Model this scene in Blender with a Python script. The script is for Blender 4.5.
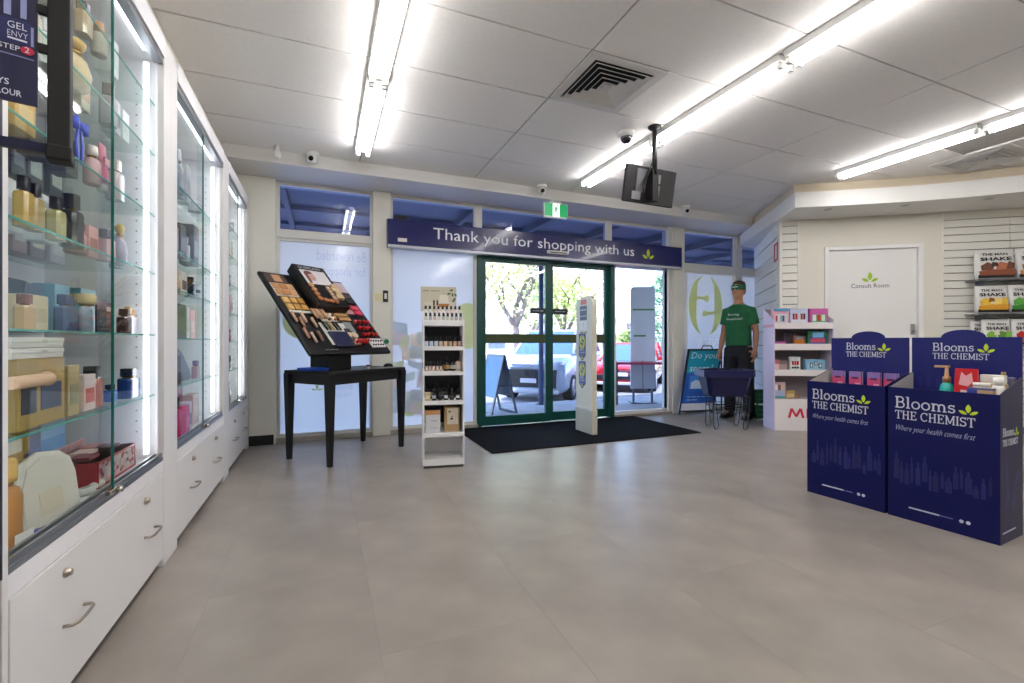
import bpy, math, random
from mathutils import Vector, Matrix

for o in list(bpy.data.objects):
    bpy.data.objects.remove(o)
random.seed(7)
SC = bpy.context.scene
COL = SC.collection
R = math.radians

# ---------------------------------------------------------------- camera
cam_data = bpy.data.cameras.new('camera')
cam_data.sensor_width = 36.0
cam_data.lens = 16.1
cam_data.clip_start = 0.05
cam = bpy.data.objects.new('camera', cam_data)
COL.objects.link(cam)
cam.location = (0, 0, 1.05)
cam.rotation_euler = (R(90), 0, R(-22.424))
SC.camera = cam

# ---------------------------------------------------------------- sky, sun, exposure
SC.view_settings.view_transform = 'Standard'
SC.view_settings.look = 'None'
SC.view_settings.gamma = 1.0
SC.view_settings.use_curve_mapping = False
SC.view_settings.exposure = 1.4
SC.cycles.transparent_max_bounces = 40
world = bpy.data.worlds.new('sky')
SC.world = world
world.use_nodes = True
wn = world.node_tree
wn.nodes.clear()
w_out = wn.nodes.new('ShaderNodeOutputWorld')
w_bg = wn.nodes.new('ShaderNodeBackground')
w_sky = wn.nodes.new('ShaderNodeTexSky')
w_sky.sky_type = 'NISHITA'
w_sky.sun_disc = False
w_sky.sun_elevation = R(48)
w_sky.sun_rotation = R(205)
w_sky.air_density = 1.0
w_sky.dust_density = 2.5
w_bg.inputs['Strength'].default_value = 0.75
wn.links.new(w_sky.outputs[0], w_bg.inputs[0])
wn.links.new(w_bg.outputs[0], w_out.inputs[0])
sun_data = bpy.data.lights.new('sun', 'SUN')
sun_data.energy = 4.0
sun_data.angle = R(1)
sun_data.color = (1, .95, .86)
sun = bpy.data.objects.new('sun', sun_data)
COL.objects.link(sun)
sun.location = (-6, -9, 14)
sun.rotation_euler = Vector((0.22, 0.36, -1.0)).to_track_quat('-Z', 'Y').to_euler()
TUBE = 13.0       # fluorescent tube emission
LED = 3.0        # cabinet strip emission

# ---------------------------------------------------------------- materials
def lin(h):
    h = h.lstrip('#')
    r = []
    for i in (0, 2, 4):
        c = int(h[i:i + 2], 16) / 255
        r.append(c / 12.92 if c <= .04045 else ((c + .055) / 1.055) ** 2.4)
    return (r[0], r[1], r[2], 1)

_mats = {}
def M(h, rough=.5, metal=0., emit=0., noise=0., nscale=8., bump=0., bscale=60., spec=.5, coat=0., alpha=1., rnd=0.):
    key = (h, rough, metal, emit, noise, nscale, bump, bscale, spec, coat, alpha, rnd)
    if key in _mats:
        return _mats[key]
    m = bpy.data.materials.new('paint_' + h.strip('#'))
    m.use_nodes = True
    nt = m.node_tree
    b = nt.nodes['Principled BSDF']
    c = lin(h)
    b.inputs['Base Color'].default_value = c
    b.inputs['Roughness'].default_value = rough
    b.inputs['Metallic'].default_value = metal
    b.inputs['Specular IOR Level'].default_value = spec
    b.inputs['Coat Weight'].default_value = coat
    b.inputs['Alpha'].default_value = alpha
    if emit:
        b.inputs['Emission Color'].default_value = c
        b.inputs['Emission Strength'].default_value = emit
    col = None
    if noise or bump:
        tc = nt.nodes.new('ShaderNodeTexCoord')
    if noise:
        n = nt.nodes.new('ShaderNodeTexNoise')
        n.inputs['Scale'].default_value = nscale
        n.inputs['Detail'].default_value = 6
        nt.links.new(tc.outputs['Object'], n.inputs['Vector'])
        mr = nt.nodes.new('ShaderNodeMapRange')
        mr.inputs['From Min'].default_value = .3
        mr.inputs['From Max'].default_value = .7
        mr.inputs['To Min'].default_value = 1 - noise
        mr.inputs['To Max'].default_value = 1 + noise
        nt.links.new(n.outputs['Fac'], mr.inputs['Value'])
        hs = nt.nodes.new('ShaderNodeHueSaturation')
        hs.inputs['Color'].default_value = c
        nt.links.new(mr.outputs[0], hs.inputs['Value'])
        col = hs.outputs[0]
        nt.links.new(col, b.inputs['Base Color'])
        if rnd:
            oi = nt.nodes.new('ShaderNodeObjectInfo')
            m2 = nt.nodes.new('ShaderNodeMapRange')
            m2.inputs['To Min'].default_value = 1 - rnd
            m2.inputs['To Max'].default_value = 1 + rnd
            nt.links.new(oi.outputs['Random'], m2.inputs['Value'])
            mm = nt.nodes.new('ShaderNodeMath')
            mm.operation = 'MULTIPLY'
            nt.links.new(mr.outputs[0], mm.inputs[0])
            nt.links.new(m2.outputs[0], mm.inputs[1])
            nt.links.new(mm.outputs[0], hs.inputs['Value'])
    if bump:
        n2 = nt.nodes.new('ShaderNodeTexNoise')
        n2.inputs['Scale'].default_value = bscale
        n2.inputs['Detail'].default_value = 4
        nt.links.new(tc.outputs['Object'], n2.inputs['Vector'])
        bp = nt.nodes.new('ShaderNodeBump')
        bp.inputs['Strength'].default_value = bump
        bp.inputs['Distance'].default_value = .01
        nt.links.new(n2.outputs['Fac'], bp.inputs['Height'])
        nt.links.new(bp.outputs[0], b.inputs['Normal'])
    _mats[key] = m
    return m

def glass(name, tint, refl=.06, rough=0., top=.55):
    """thin pane: see-through with a fresnel reflection"""
    if name in _mats:
        return _mats[name]
    m = bpy.data.materials.new(name)
    m.use_nodes = True
    nt = m.node_tree
    nt.nodes.clear()
    out = nt.nodes.new('ShaderNodeOutputMaterial')
    tr = nt.nodes.new('ShaderNodeBsdfTransparent')
    tr.inputs[0].default_value = lin(tint)
    gl = nt.nodes.new('ShaderNodeBsdfGlossy')
    gl.inputs['Roughness'].default_value = rough
    fr = nt.nodes.new('ShaderNodeLayerWeight')
    fr.inputs['Blend'].default_value = .25
    mr = nt.nodes.new('ShaderNodeMapRange')
    mr.inputs['To Min'].default_value = refl
    mr.inputs['To Max'].default_value = top
    nt.links.new(fr.outputs['Fresnel'], mr.inputs['Value'])
    mx = nt.nodes.new('ShaderNodeMixShader')
    nt.links.new(mr.outputs[0], mx.inputs[0])
    nt.links.new(tr.outputs[0], mx.inputs[1])
    nt.links.new(gl.outputs[0], mx.inputs[2])
    nt.links.new(mx.outputs[0], out.inputs[0])
    _mats[name] = m
    return m

def clear(h, see=.6, rough=.08):
    """coloured clear glass or plastic: part see-through, part coloured gloss"""
    key = ('clear', h, see)
    if key in _mats:
        return _mats[key]
    m = bpy.data.materials.new('clear_' + h.strip('#'))
    m.use_nodes = True
    nt = m.node_tree
    b = nt.nodes['Principled BSDF']
    b.inputs['Base Color'].default_value = lin(h)
    b.inputs['Roughness'].default_value = rough
    tr = nt.nodes.new('ShaderNodeBsdfTransparent')
    tr.inputs[0].default_value = lin(h)
    mx = nt.nodes.new('ShaderNodeMixShader')
    mx.inputs[0].default_value = see
    nt.links.new(b.outputs[0], mx.inputs[1])
    nt.links.new(tr.outputs[0], mx.inputs[2])
    nt.links.new(mx.outputs[0], nt.nodes['Material Output'].inputs[0])
    _mats[key] = m
    return m

def film(h, t=.5):
    """frosted window film: diffuse on both sides, lets daylight glow through"""
    key = ('film', h)
    if key in _mats:
        return _mats[key]
    m = bpy.data.materials.new('window_film_' + h.strip('#'))
    m.use_nodes = True
    nt = m.node_tree
    nt.nodes.clear()
    out = nt.nodes.new('ShaderNodeOutputMaterial')
    d = nt.nodes.new('ShaderNodeBsdfDiffuse')
    d.inputs[0].default_value = lin(h)
    tl = nt.nodes.new('ShaderNodeBsdfTranslucent')
    tl.inputs[0].default_value = lin(h)
    gl = nt.nodes.new('ShaderNodeBsdfGlossy')
    gl.inputs['Roughness'].default_value = .12
    a = nt.nodes.new('ShaderNodeMixShader')
    a.inputs[0].default_value = t
    nt.links.new(d.outputs[0], a.inputs[1])
    nt.links.new(tl.outputs[0], a.inputs[2])
    b = nt.nodes.new('ShaderNodeMixShader')
    b.inputs[0].default_value = .06
    nt.links.new(a.outputs[0], b.inputs[1])
    nt.links.new(gl.outputs[0], b.inputs[2])
    nt.links.new(b.outputs[0], out.inputs[0])
    _mats[key] = m
    return m

def lamp(h, s):
    key = ('lamp', h, s)
    if key in _mats:
        return _mats[key]
    m = bpy.data.materials.new('lamp_glow')
    m.use_nodes = True
    nt = m.node_tree
    nt.nodes.clear()
    out = nt.nodes.new('ShaderNodeOutputMaterial')
    e = nt.nodes.new('ShaderNodeEmission')
    e.inputs[0].default_value = lin(h)
    e.inputs[1].default_value = s
    nt.links.new(e.outputs[0], out.inputs[0])
    _mats[key] = m
    return m

WHITE = M('#e4e3e1', .45)
WHITE_GLOSS = M('#e9e7e5', .3)
BLACK = M('#0d0d0f', .4)
MATT_BLACK = M('#0b0b0c', .7)
CHROME = M('#c9c2b8', .25, 1.)
ALU = M('#a9abad', .4, .9)
ALU_PAINT = M('#d3d1cd', .4)
NAVY = M('#0b1250', .45)
GREEN_FRAME = M('#084a45', .35)
LIME = M('#b9d21c', .5)
GOLD = M('#c9a04a', .25, 1.)

# ---------------------------------------------------------------- mesh builder
class MB:
    def __init__(s, o=(0, 0, 0), u=(1, 0, 0), v=(0, 1, 0), n=None):
        s.V, s.F, s.I, s.S = [], [], [], []
        s.frame(o, u, v, n)
    def frame(s, o=(0, 0, 0), u=(1, 0, 0), v=(0, 1, 0), n=None):
        s.o, s.u, s.v = Vector(o), Vector(u).normalized(), Vector(v).normalized()
        s.n = Vector(n).normalized() if n is not None else s.u.cross(s.v)
        return s
    def pt(s, a, b, c):
        s.V.append(s.o + s.u * a + s.v * b + s.n * c)
        return len(s.V) - 1
    def face(s, ids, m=0, sm=False):
        s.F.append(ids); s.I.append(m); s.S.append(sm)
    def box(s, x0, y0, z0, x1, y1, z1, m=0):
        k = [s.pt(x, y, z) for z in (z0, z1) for y in (y0, y1) for x in (x0, x1)]
        for q in ((0, 2, 3, 1), (4, 5, 7, 6), (0, 1, 5, 4), (2, 6, 7, 3), (0, 4, 6, 2), (1, 3, 7, 5)):
            s.face([k[i] for i in q], m)
        return s
    def prism(s, poly, z0, z1, m=0, sm=False):
        n = len(poly)
        a = [s.pt(x, y, z0) for x, y in poly]
        b = [s.pt(x, y, z1) for x, y in poly]
        s.face(a[::-1], m); s.face(b, m)
        for i in range(n):
            j = (i + 1) % n
            s.face([a[i], a[j], b[j], b[i]], m, sm)
        return s
    def quad(s, pts, m=0):
        s.face([s.pt(*p) for p in pts], m)
        return s
    def lathe(s, prof, c=(0, 0), n=16, m=0, sx=1., sy=1., sm=True, cap=True):
        rings = []
        for r, z in prof:
            rings.append([s.pt(c[0] + r * sx * math.cos(2 * math.pi * i / n), c[1] + r * sy * math.sin(2 * math.pi * i / n), z) for i in range(n)])
        for a, b in zip(rings, rings[1:]):
            for i in range(n):
                j = (i + 1) % n
                s.face([a[i], a[j], b[j], b[i]], m, sm)
        if cap:
            s.face(rings[0][::-1], m); s.face(rings[-1], m)
        return s
    def tube(s, pts, r, n=8, m=0, closed=False, radii=None):
        P = [Vector(p) for p in pts]
        rings = []
        prev = None
        for i, p in enumerate(P):
            if closed:
                d = P[(i + 1) % len(P)] - P[i - 1]
            else:
                d = P[min(i + 1, len(P) - 1)] - P[max(i - 1, 0)]
            d.normalize()
            if prev is None:
                a = d.orthogonal().normalized()
            else:
                a = (prev - d * prev.dot(d))
                a = a.normalized() if a.length > 1e-5 else d.orthogonal().normalized()
            prev = a
            b = d.cross(a)
            rr = radii[i] if radii else r
            rings.append([s.pt(*(p + (a * math.cos(2 * math.pi * k / n) + b * math.sin(2 * math.pi * k / n)) * rr)) for k in range(n)])
        pr = list(zip(rings, rings[1:]))
        if closed:
            pr.append((rings[-1], rings[0]))
        for a, b in pr:
            for k in range(n):
                j = (k + 1) % n
                s.face([a[k], a[j], b[j], b[k]], m, True)
        if not closed:
            s.face(rings[0][::-1], m); s.face(rings[-1], m)
        return s
    def ribbon(s, pts, w, c=0., t=.001, m=0):
        """flat stroke of width w along a 2d polyline, thickness t"""
        n = len(pts)
        L, Rr = [], []
        for i in range(n):
            a = Vector(pts[max(i - 1, 0)]); b = Vector(pts[min(i + 1, n - 1)])
            d = (b - a)
            if d.length < 1e-9:
                d = Vector((1, 0))
            d.normalize()
            q = Vector((-d.y, d.x)) * (w / 2)
            p = Vector(pts[i])
            L.append(p + q); Rr.append(p - q)
        for i in range(n - 1):
            s.prism([tuple(Rr[i]), tuple(Rr[i + 1]), tuple(L[i + 1]), tuple(L[i])], c, c + t, m)
        return s
    def loft(s, rings, m=0, cap=True, sm=True):
        """rings of local points, same count"""
        ids = [[s.pt(*p) for p in r] for r in rings]
        n = len(ids[0])
        for a, b in zip(ids, ids[1:]):
            for k in range(n):
                j = (k + 1) % n
                s.face([a[k], a[j], b[j], b[k]], m, sm)
        if cap:
            s.face(ids[0][::-1], m); s.face(ids[-1], m)
        return s
    def mesh(s, name, mats):
        me = bpy.data.meshes.new(name)
        me.from_pydata([tuple(v) for v in s.V], [], s.F)
        for m in (mats if isinstance(mats, (list, tuple)) else [mats]):
            me.materials.append(m)
        me.polygons.foreach_set('material_index', s.I)
        me.polygons.foreach_set('use_smooth', s.S)
        me.update()
        return me
    def build(s, name, mats, parent=None, bevel=0., loc=None, rz=None, seg=2):
        o = bpy.data.objects.new(name, s.mesh(name, mats))
        COL.objects.link(o)
        if parent is not None:
            o.parent = parent
        if loc is not None:
            o.location = loc
        if rz is not None:
            o.rotation_euler = (0, 0, rz)
        if bevel:
            b = o.modifiers.new('bevel', 'BEVEL')
            b.width = bevel; b.segments = seg; b.limit_method = 'ANGLE'; b.angle_limit = R(40)
        return o

def thing(name, label, cat, loc=(0, 0, 0), rz=0., group=None):
    o = bpy.data.objects.new(name, None)
    o.empty_display_size = .05
    COL.objects.link(o)
    o.location = loc
    o.rotation_euler = (0, 0, rz)
    return tag(o, label, cat, group)

def tag(o, label, cat, group=None):
    o['label'] = label
    o['category'] = cat
    if group:
        o['group'] = group
    return o

def struct(o):
    o['kind'] = 'structure'
    return o

def inst(src, parent=None, loc=None, rz=None, name=None):
    o = src.copy()
    if name:
        o.name = name
    COL.objects.link(o)
    o.parent = parent
    if loc is not None:
        o.location = loc
    if rz is not None:
        o.rotation_euler = (0, 0, rz)
    return o

def copy_tree(src, loc, rz, label, group=None):
    r = src.copy(); COL.objects.link(r)
    r.location = loc; r.rotation_euler = (0, 0, rz)
    r['label'] = label
    if group:
        r['group'] = group
    for ch in list(src.children):
        c = ch.copy(); COL.objects.link(c); c.parent = r
        for g in list(ch.children):
            d = g.copy(); COL.objects.link(d); d.parent = c
    return r

# faces of a thing in its local axes: (u, v) of text written on it
FRONT = ((1, 0, 0), (0, 0, 1))       # seen from -y
BACK = ((-1, 0, 0), (0, 0, 1))       # seen from +y
LEFT = ((0, -1, 0), (0, 0, 1))       # seen from -x
RIGHT = ((0, 1, 0), (0, 0, 1))       # seen from +x

def text(s, mat, parent, o, uv=FRONT, h=None, w=None, shear=0., mirror=False, bold=0., t=.001, name='lettering', centre=False, space=1.):
    cu = bpy.data.curves.new('lettering', 'FONT')
    cu.body = s
    cu.size = 1
    cu.resolution_u = 2
    cu.shear = shear
    cu.offset = bold
    cu.space_character = space
    tmp = bpy.data.objects.new('tmp_text', cu)
    me = bpy.data.meshes.new_from_object(tmp)
    bpy.data.objects.remove(tmp)
    bpy.data.curves.remove(cu)
    xs = [v.co.x for v in me.vertices]; ys = [v.co.y for v in me.vertices]
    if not xs:
        return None
    x0, x1, y0, y1 = min(xs), max(xs), min(ys), max(ys)
    if h is None:
        sx = sy = w / (x1 - x0)
    else:
        sy = h / (y1 - y0)
        sx = w / (x1 - x0) if w else sy
    u, v = Vector(uv[0]).normalized(), Vector(uv[1]).normalized()
    n = u.cross(v)
    oo = Vector(o)
    wid = (x1 - x0) * sx
    for vert in me.vertices:
        a = (vert.co.x - x0) * sx
        if mirror:
            a = wid - a
        if centre:
            a -= wid / 2
        b = (vert.co.y - y0) * sy
        vert.co = oo + u * a + v * b + n * t
    me.name = name
    me.materials.clear()
    me.materials.append(mat)
    ob = bpy.data.objects.new(name, me)
    COL.objects.link(ob)
    ob.parent = parent
    return ob

# ---------------------------------------------------------------- slab-serif letters drawn as strokes
def arc(cx, cy, rx, ry, a0, a1, n=9):
    return [(cx + rx * math.cos(R(a0 + (a1 - a0) * i / n)), cy + ry * math.sin(R(a0 + (a1 - a0) * i / n))) for i in range(n + 1)]
_h = .085
def _sf(x, y, l=.15, r=.15):
    return ([(x - l, y), (x + r, y)], _h)
SLAB = {
    'B': (.82, [([(.17, 0), (.17, 1)], .13), _sf(.17, .04), _sf(.17, .96), ([(.17, .96), (.42, .96)] + arc(.42, .74, .22, .22, 90, -90) + [(.17, .52)], .1), ([(.17, .52), (.44, .52)] + arc(.44, .28, .26, .24, 90, -90) + [(.17, .04)], .1)]),
    'l': (.4, [([(.18, 0), (.18, 1)], .13), _sf(.18, .04), _sf(.18, .96, .16, .05)]),
    'o': (.72, [(arc(.35, .33, .27, .29, 0, 360, 18), .11)]),
    'm': (1.12, [([(.17, 0), (.17, .64)], .12), _sf(.17, .04), _sf(.17, .61, .15, .04), (arc(.36, .4, .19, .2, 180, 0, 8) + [(.55, 0)], .11), _sf(.55, .04, .12, .12), (arc(.74, .4, .19, .2, 180, 0, 8) + [(.93, 0)], .11), _sf(.93, .04, .12, .15)]),
    's': (.6, [(arc(.28, .47, .18, .14, 20, 180, 7) + arc(.28, .47, .18, .12, 180, 270, 4) + arc(.28, .2, .2, .15, 90, 0, 4) + arc(.28, .2, .2, .16, 0, -160, 7), .1), ([(.46, .5), (.46, .64)], .05), ([(.08, .02), (.08, .18)], .05)]),
    'T': (.86, [([(.42, 0), (.42, 1)], .13), ([(.04, .955), (.8, .955)], .09), ([(.05, .74), (.05, 1)], .07), ([(.79, .74), (.79, 1)], .07), _sf(.42, .04, .17, .17)]),
    'H': (.98, [([(.2, 0), (.2, 1)], .13), ([(.74, 0), (.74, 1)], .13), ([(.2, .52), (.74, .52)], .09), _sf(.2, .04), _sf(.2, .96), _sf(.74, .04), _sf(.74, .96)]),
    'E': (.82, [([(.2, 0), (.2, 1)], .13), ([(.04, .955), (.7, .955)], .09), ([(.04, .045), (.72, .045)], .09), ([(.2, .52), (.54, .52)], .09), ([(.69, .76), (.69, 1)], .07), ([(.71, 0), (.71, .25)], .07), ([(.53, .4), (.53, .64)], .07)]),
    'C': (.9, [(arc(.46, .5, .38, .46, 40, 320, 16), .115), ([(.76, .7), (.76, .98)], .07)]),
    'M': (1.16, [([(.2, 0), (.2, 1)], .11), ([(.96, 0), (.96, 1)], .13), ([(.2, 1), (.58, .12)], .12), ([(.96, 1), (.58, .12)], .1), _sf(.2, .04), _sf(.96, .04), _sf(.17, .96, .13, .05), _sf(.97, .96, .03, .15)]),
    'I': (.42, [([(.2, 0), (.2, 1)], .13), _sf(.2, .04), _sf(.2, .96)]),
    'S': (.76, [(arc(.36, .73, .25, .22, 20, 270, 10) + arc(.36, .28, .28, .24, 90, -160, 10), .115), ([(.62, .76), (.62, 1)], .07), ([(.08, 0), (.08, .26)], .07)]),
    ' ': (.4, []),
}
def slab_text(s, mat, parent, o, uv, h, w, name='lettering'):
    adv = sum(SLAB[c][0] for c in s)
    sx = w / adv
    mb = MB(o, uv[0], uv[1])
    x = 0
    for c in s:
        a, strokes = SLAB[c]
        for pts, sw in strokes:
            mb.ribbon([((x + px) * sx, py * h) for px, py in pts], sw * (sx + h) / 2, 0, .001)
        x += a
    return mb.build(name, mat, parent)

def leaf_poly(cx, cy, ang, L, W):
    pts = []
    for i in range(9):
        t = i / 8
        pts.append((t * L, W * math.sin(math.pi * t) ** .8))
    for i in range(7, 0, -1):
        t = i / 8
        pts.append((t * L, -W * math.sin(math.pi * t) ** .8))
    c, s = math.cos(R(ang)), math.sin(R(ang))
    return [(cx + x * c - y * s, cy + x * s + y * c) for x, y in pts]

def leaf_logo(mat, parent, o, uv, size, mirror=False):
    mb = MB(o, uv[0], uv[1])
    mb.prism(leaf_poly(0, .12 * size, 90, .88 * size, .2 * size), 0, .001)
    mb.prism(leaf_poly(.1 * size, 0, 28, .72 * size, .15 * size), 0, .001)
    mb.prism(leaf_poly(-.1 * size, 0, 152, .72 * size, .15 * size), 0, .001)
    return mb.build('leaf_emblem', mat, parent)

def blurred_line(words_, mat, parent, o, uv=FRONT, h=.01, w=.1, **k):
    """print too small to read in the photograph: one short bar for each word"""
    mb = MB(o, uv[0], uv[1])
    tot = sum(words_) + .6 * (len(words_) - 1)
    x = 0
    for n_ in words_:
        mb.prism([(x * w / tot, h * .2), ((x + n_) * w / tot, h * .2), ((x + n_) * w / tot, h * .8), (x * w / tot, h * .8)], 0, .001)
        x += n_ + .6
    p_ = mb.build('printed_line', mat, parent)
    p_['kind'] = 'stuff'
    return p_
# ================================================================ room shell
CEIL = 2.84
FW = 5.33            # front wall plane
VINYL = M('#938b83', .33, noise=.15, nscale=3.2, bump=.03, bscale=25, rnd=.03, spec=.45)
VINYL_EDGE = M('#86817a', .5)
TILE = M('#eeebe7', .85, noise=.02, nscale=30, bump=.12, bscale=120)
TBAR = M('#a5a29d', .6)
WALL = M('#dcdad0', .6, noise=.02, nscale=3)
CREAM = M('#dedace', .6)
SKIRT = M('#0c0c0d', .4)

# floor: subfloor plus one object for each vinyl tile
sub = struct(MB().box(-1.6, -4.2, -.06, 9.2, 5.45, -.004).build('floor', VINYL_EDGE))
tile_me = MB().box(.0003, .0003, -.004, .6097, 1.2197, 0).mesh('floor_tile', VINYL)
for i in range(-2, 15):
    for j in range(-1, 4):
        x = .18 + .61 * i
        y = .97 + 1.22 * j + (.61 if i % 2 else 0) - .61
        if x > 9 or y > 5.3 or y < -.9:
            continue
        o = bpy.data.objects.new('floor_tile', tile_me); COL.objects.link(o); o.parent = sub
        o.location = (x, y, 0)
struct(MB().box(-1.4, -4.2, -.004, 9.2, -1.47, 0).build('floor', VINYL))

# ceiling: slab, then each mineral tile hung a little below it
ceil = struct(MB().box(-1.6, -4.2, CEIL + .012, 9.2, 5.45, CEIL + .1).build('ceiling', TBAR))
ct = MB().box(.006, .005, 0, 1.187, .595, .0125).mesh('ceiling_tile', TILE)
ct2 = MB().box(.6, .005, 0, 1.187, .595, .0125).mesh('ceiling_tile', TILE)
VENTS = []
for i in range(-1, 8):
    for j in range(-10, 6):
        x = .337 + 1.193 * i; y = 1.81 + .603 * j
        if x > 8.6 or y > 4.8 or y < -4.2:
            continue
        k = ct
        if i == 1 and j == 1:
            k = ct2; VENTS.append((x, y))
        if i == 4 and j == 0:
            k = ct2; VENTS.append((x, y))
        o = bpy.data.objects.new('ceiling_tile', k); COL.objects.link(o); o.parent = ceil
        o.location = (x, y, CEIL)

# walls
struct(MB().box(-1.4, -4.2, 0, -1.2, 5.6, CEIL).build('wall_left', WALL))
struct(MB().box(-1.4, -4.4, 0, 9.2, -4.2, CEIL).build('wall_back', WALL))
struct(MB().box(9.0, -4.2, 0, 9.2, 1.5, CEIL).build('wall_right', WALL))
wf = struct(MB().box(-1.2, 5.25, 0, -.449, 5.5, CEIL).build('wall_front', WALL))
struct(MB().box(-.70, 5.238, 0, -.468, 5.252, .1).box(-.482, 5.238, 0, -.466, 5.4, .1).build('baseboard_front', SKIRT))
pst = MB()
for x0, x1, m in ((.51, .70, 0), (4.72, 4.93, 0)):
    pst.box(x0, 5.27, 0, x1, 5.48, 2.73, 0)
pst.box(4.655, 5.30, 0, 4.72, 5.44, 2.73, 1)
struct(pst.build('trim_1', [WALL, ALU_PAINT], bevel=.004))
# bulkhead over the shopfront
struct(MB().box(-1.2, 4.8, 2.72, 6.45, 5.55, CEIL + .011).build('trim_2', M('#dddbd8', .55), bevel=.003))
# sill strip
struct(MB().box(-.45, 5.29, 0, 1.74, 5.47, .045).box(3.72, 5.29, 0, 6.9, 5.47, .03).build('trim_3', M('#a39c92', .6, noise=.1, nscale=6)))

# ---------------------------------------------------------------- shopfront windows
PANE = glass('window_glass', '#c2cce4', .05)
DOORPANE = glass('door_glass', '#e4eaf4', .03)
FROST = film('#e6e9f3', .6)
def frame_box(mb, x0, x1, z0, z1, t=.035, d=.06, y=FW, m=0):
    mb.box(x0, y, z0, x0 + t, y + d, z1, m).box(x1 - t, y, z0, x1, y + d, z1, m)
    mb.box(x0 + t, y, z0, x1 - t, y + d, z0 + t, m).box(x0 + t, y, z1 - t, x1 - t, y + d, z1, m)

def shop_window(n, x0, x1, zsplit0, zsplit1, upper=True, lower=True, z0=.045, ztop=2.72, fr=ALU_PAINT):
    w = struct(bpy.data.objects.new('window_%d' % n, None))
    COL.objects.link(w)
    if lower:
        mb = MB(); frame_box(mb, x0, x1, z0, zsplit0)
        mb.build('window_frame', fr, w)
    if upper:
        mb = MB(); frame_box(mb, x0, x1, zsplit1, ztop)
        mb.build('transom_frame', fr, w)
        MB().box(x0 + .03, FW + .025, zsplit1 + .03, x1 - .03, FW + .031, ztop - .03).build('transom_pane', PANE, w)
    return w

def frosted(w, x0, x1, z0, z1):
    MB().box(x0 + .03, FW + .03, z0 + .03, x1 - .03, FW + .034, z1 - .03).build('frosted_pane', FROST, w)

PRINT_GREEN = film('#e2eec4', .25)
PRINT_GREY = film('#d0d6ec', .5)
PRINT_WHITE = film('#fefefe', .3)
YP = FW + .029      # just on the room side of the film

w1 = shop_window(1, -.45, .52, 2.14, 2.19)
MB().box(-.45, FW - .02, 2.135, .52, FW + .06, 2.195).build('transom_bar', ALU_PAINT, w1)
frosted(w1, -.45, .52, .045, 2.14)
text('Be rewarded', PRINT_GREY, w1, (-.06, YP, 1.93), h=.115, w=.5, mirror=True)
text('for shopping', PRINT_GREY, w1, (-.06, YP, 1.74), h=.13, w=.5, mirror=True)
text('Blooms', PRINT_GREY, w1, (.03, YP, .52), h=.07, w=.27, mirror=True)
text('THE CHEMIST', PRINT_GREY, w1, (-.02, YP, .44), h=.04, w=.32, mirror=True)
leaf_logo(PRINT_GREEN, w1, (-.06, YP, .52), FRONT, .08)
MB((-.22, YP, 1.25), (1, 0, 0), (0, 0, 1)).prism(arc(0, 0, .17, .17, 0, 360, 24)[:-1], 0, .001).build('printed_disc', PRINT_GREEN, w1)

w2 = shop_window(2, .70, 1.735, 2.14, 2.19)
frosted(w2, .70, 1.735, .045, 2.14)
MB((1.62, YP, 1.24), (1, 0, 0), (0, 0, 1)).prism(arc(0, 0, .2, .28, 0, 360, 24)[:-1], 0, .001).build('printed_disc', PRINT_GREEN, w2)
# pastel product picture on the film: soft packets
pm = [film(c, .3) for c in ('#dcebf8', '#d5e4f6', '#e9e4f0', '#e6efdc', '#f3eae8', '#d9eaf3')]
rr = random.Random(3)
for k in range(26):
    mb = MB((.80 + .1 * (k % 5) + rr.uniform(-.03, .03), YP, .28 + .16 * (k // 4) + rr.uniform(-.04, .04)), (1, rr.uniform(-.0, .0), rr.uniform(-.5, .5)), (0, 0, 1), (0, -1, 0))
    a, b = rr.uniform(.05, .11), rr.uniform(.04, .09)
    mb.prism([(-a, -b), (a, -b), (a * .9, b), (-a * .9, b)], 0, .0006 + .00004 * k)
    mb.build('printed_packet', pm[k % 6], w2)
MB((.93, YP, .32), (1, 0, 0), (0, 0, 1)).prism(arc(0, 0, .1, .14, 0, 360, 20)[:-1], 0, .0006).build('printed_disc', PRINT_GREEN, w2)

w3 = shop_window(3, 1.735, 3.645, 2.14, 2.19, lower=False)
MB().box(1.72, FW - .01, 2.19, 1.80, FW + .07, 2.72).box(3.6, FW - .01, 2.19, 3.68, FW + .07, 2.72).build('mullion', ALU_PAINT, w3)
w4 = shop_window(4, 3.66, 4.70, 2.14, 2.19, lower=False)
mb = MB(); frame_box(mb, 3.715, 4.70, .03, 2.14, .045)
mb.build('sidelight_frame', M('#e6e6e8', .35), w4)
MB().box(3.74, FW + .03, .06, 4.67, FW + .036, 2.1).build('sidelight_pane', DOORPANE, w4)

w5 = shop_window(5, 4.93, 6.02, 2.12, 2.19)
frosted(w5, 4.93, 6.02, .03, 2.12)
MB().box(4.93, FW - .015, 2.11, 6.02, FW + .06, 2.2).build('transom_bar', ALU_PAINT, w5)
MB().box(6.0, FW - .02, 0, 6.13, FW + .07, 2.72).build('mullion', ALU_PAINT, w5)
MB().box(4.93, FW + .022, .05, 5.06, FW + .026, 2.1).build('blind_strip', PRINT_WHITE, w5)
LY = film('#f6fac8', .6)
cx, cz = 5.42, 1.60
def oval(mb, pts, w, c=0):
    return mb.ribbon(pts, w, c, .001)
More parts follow.
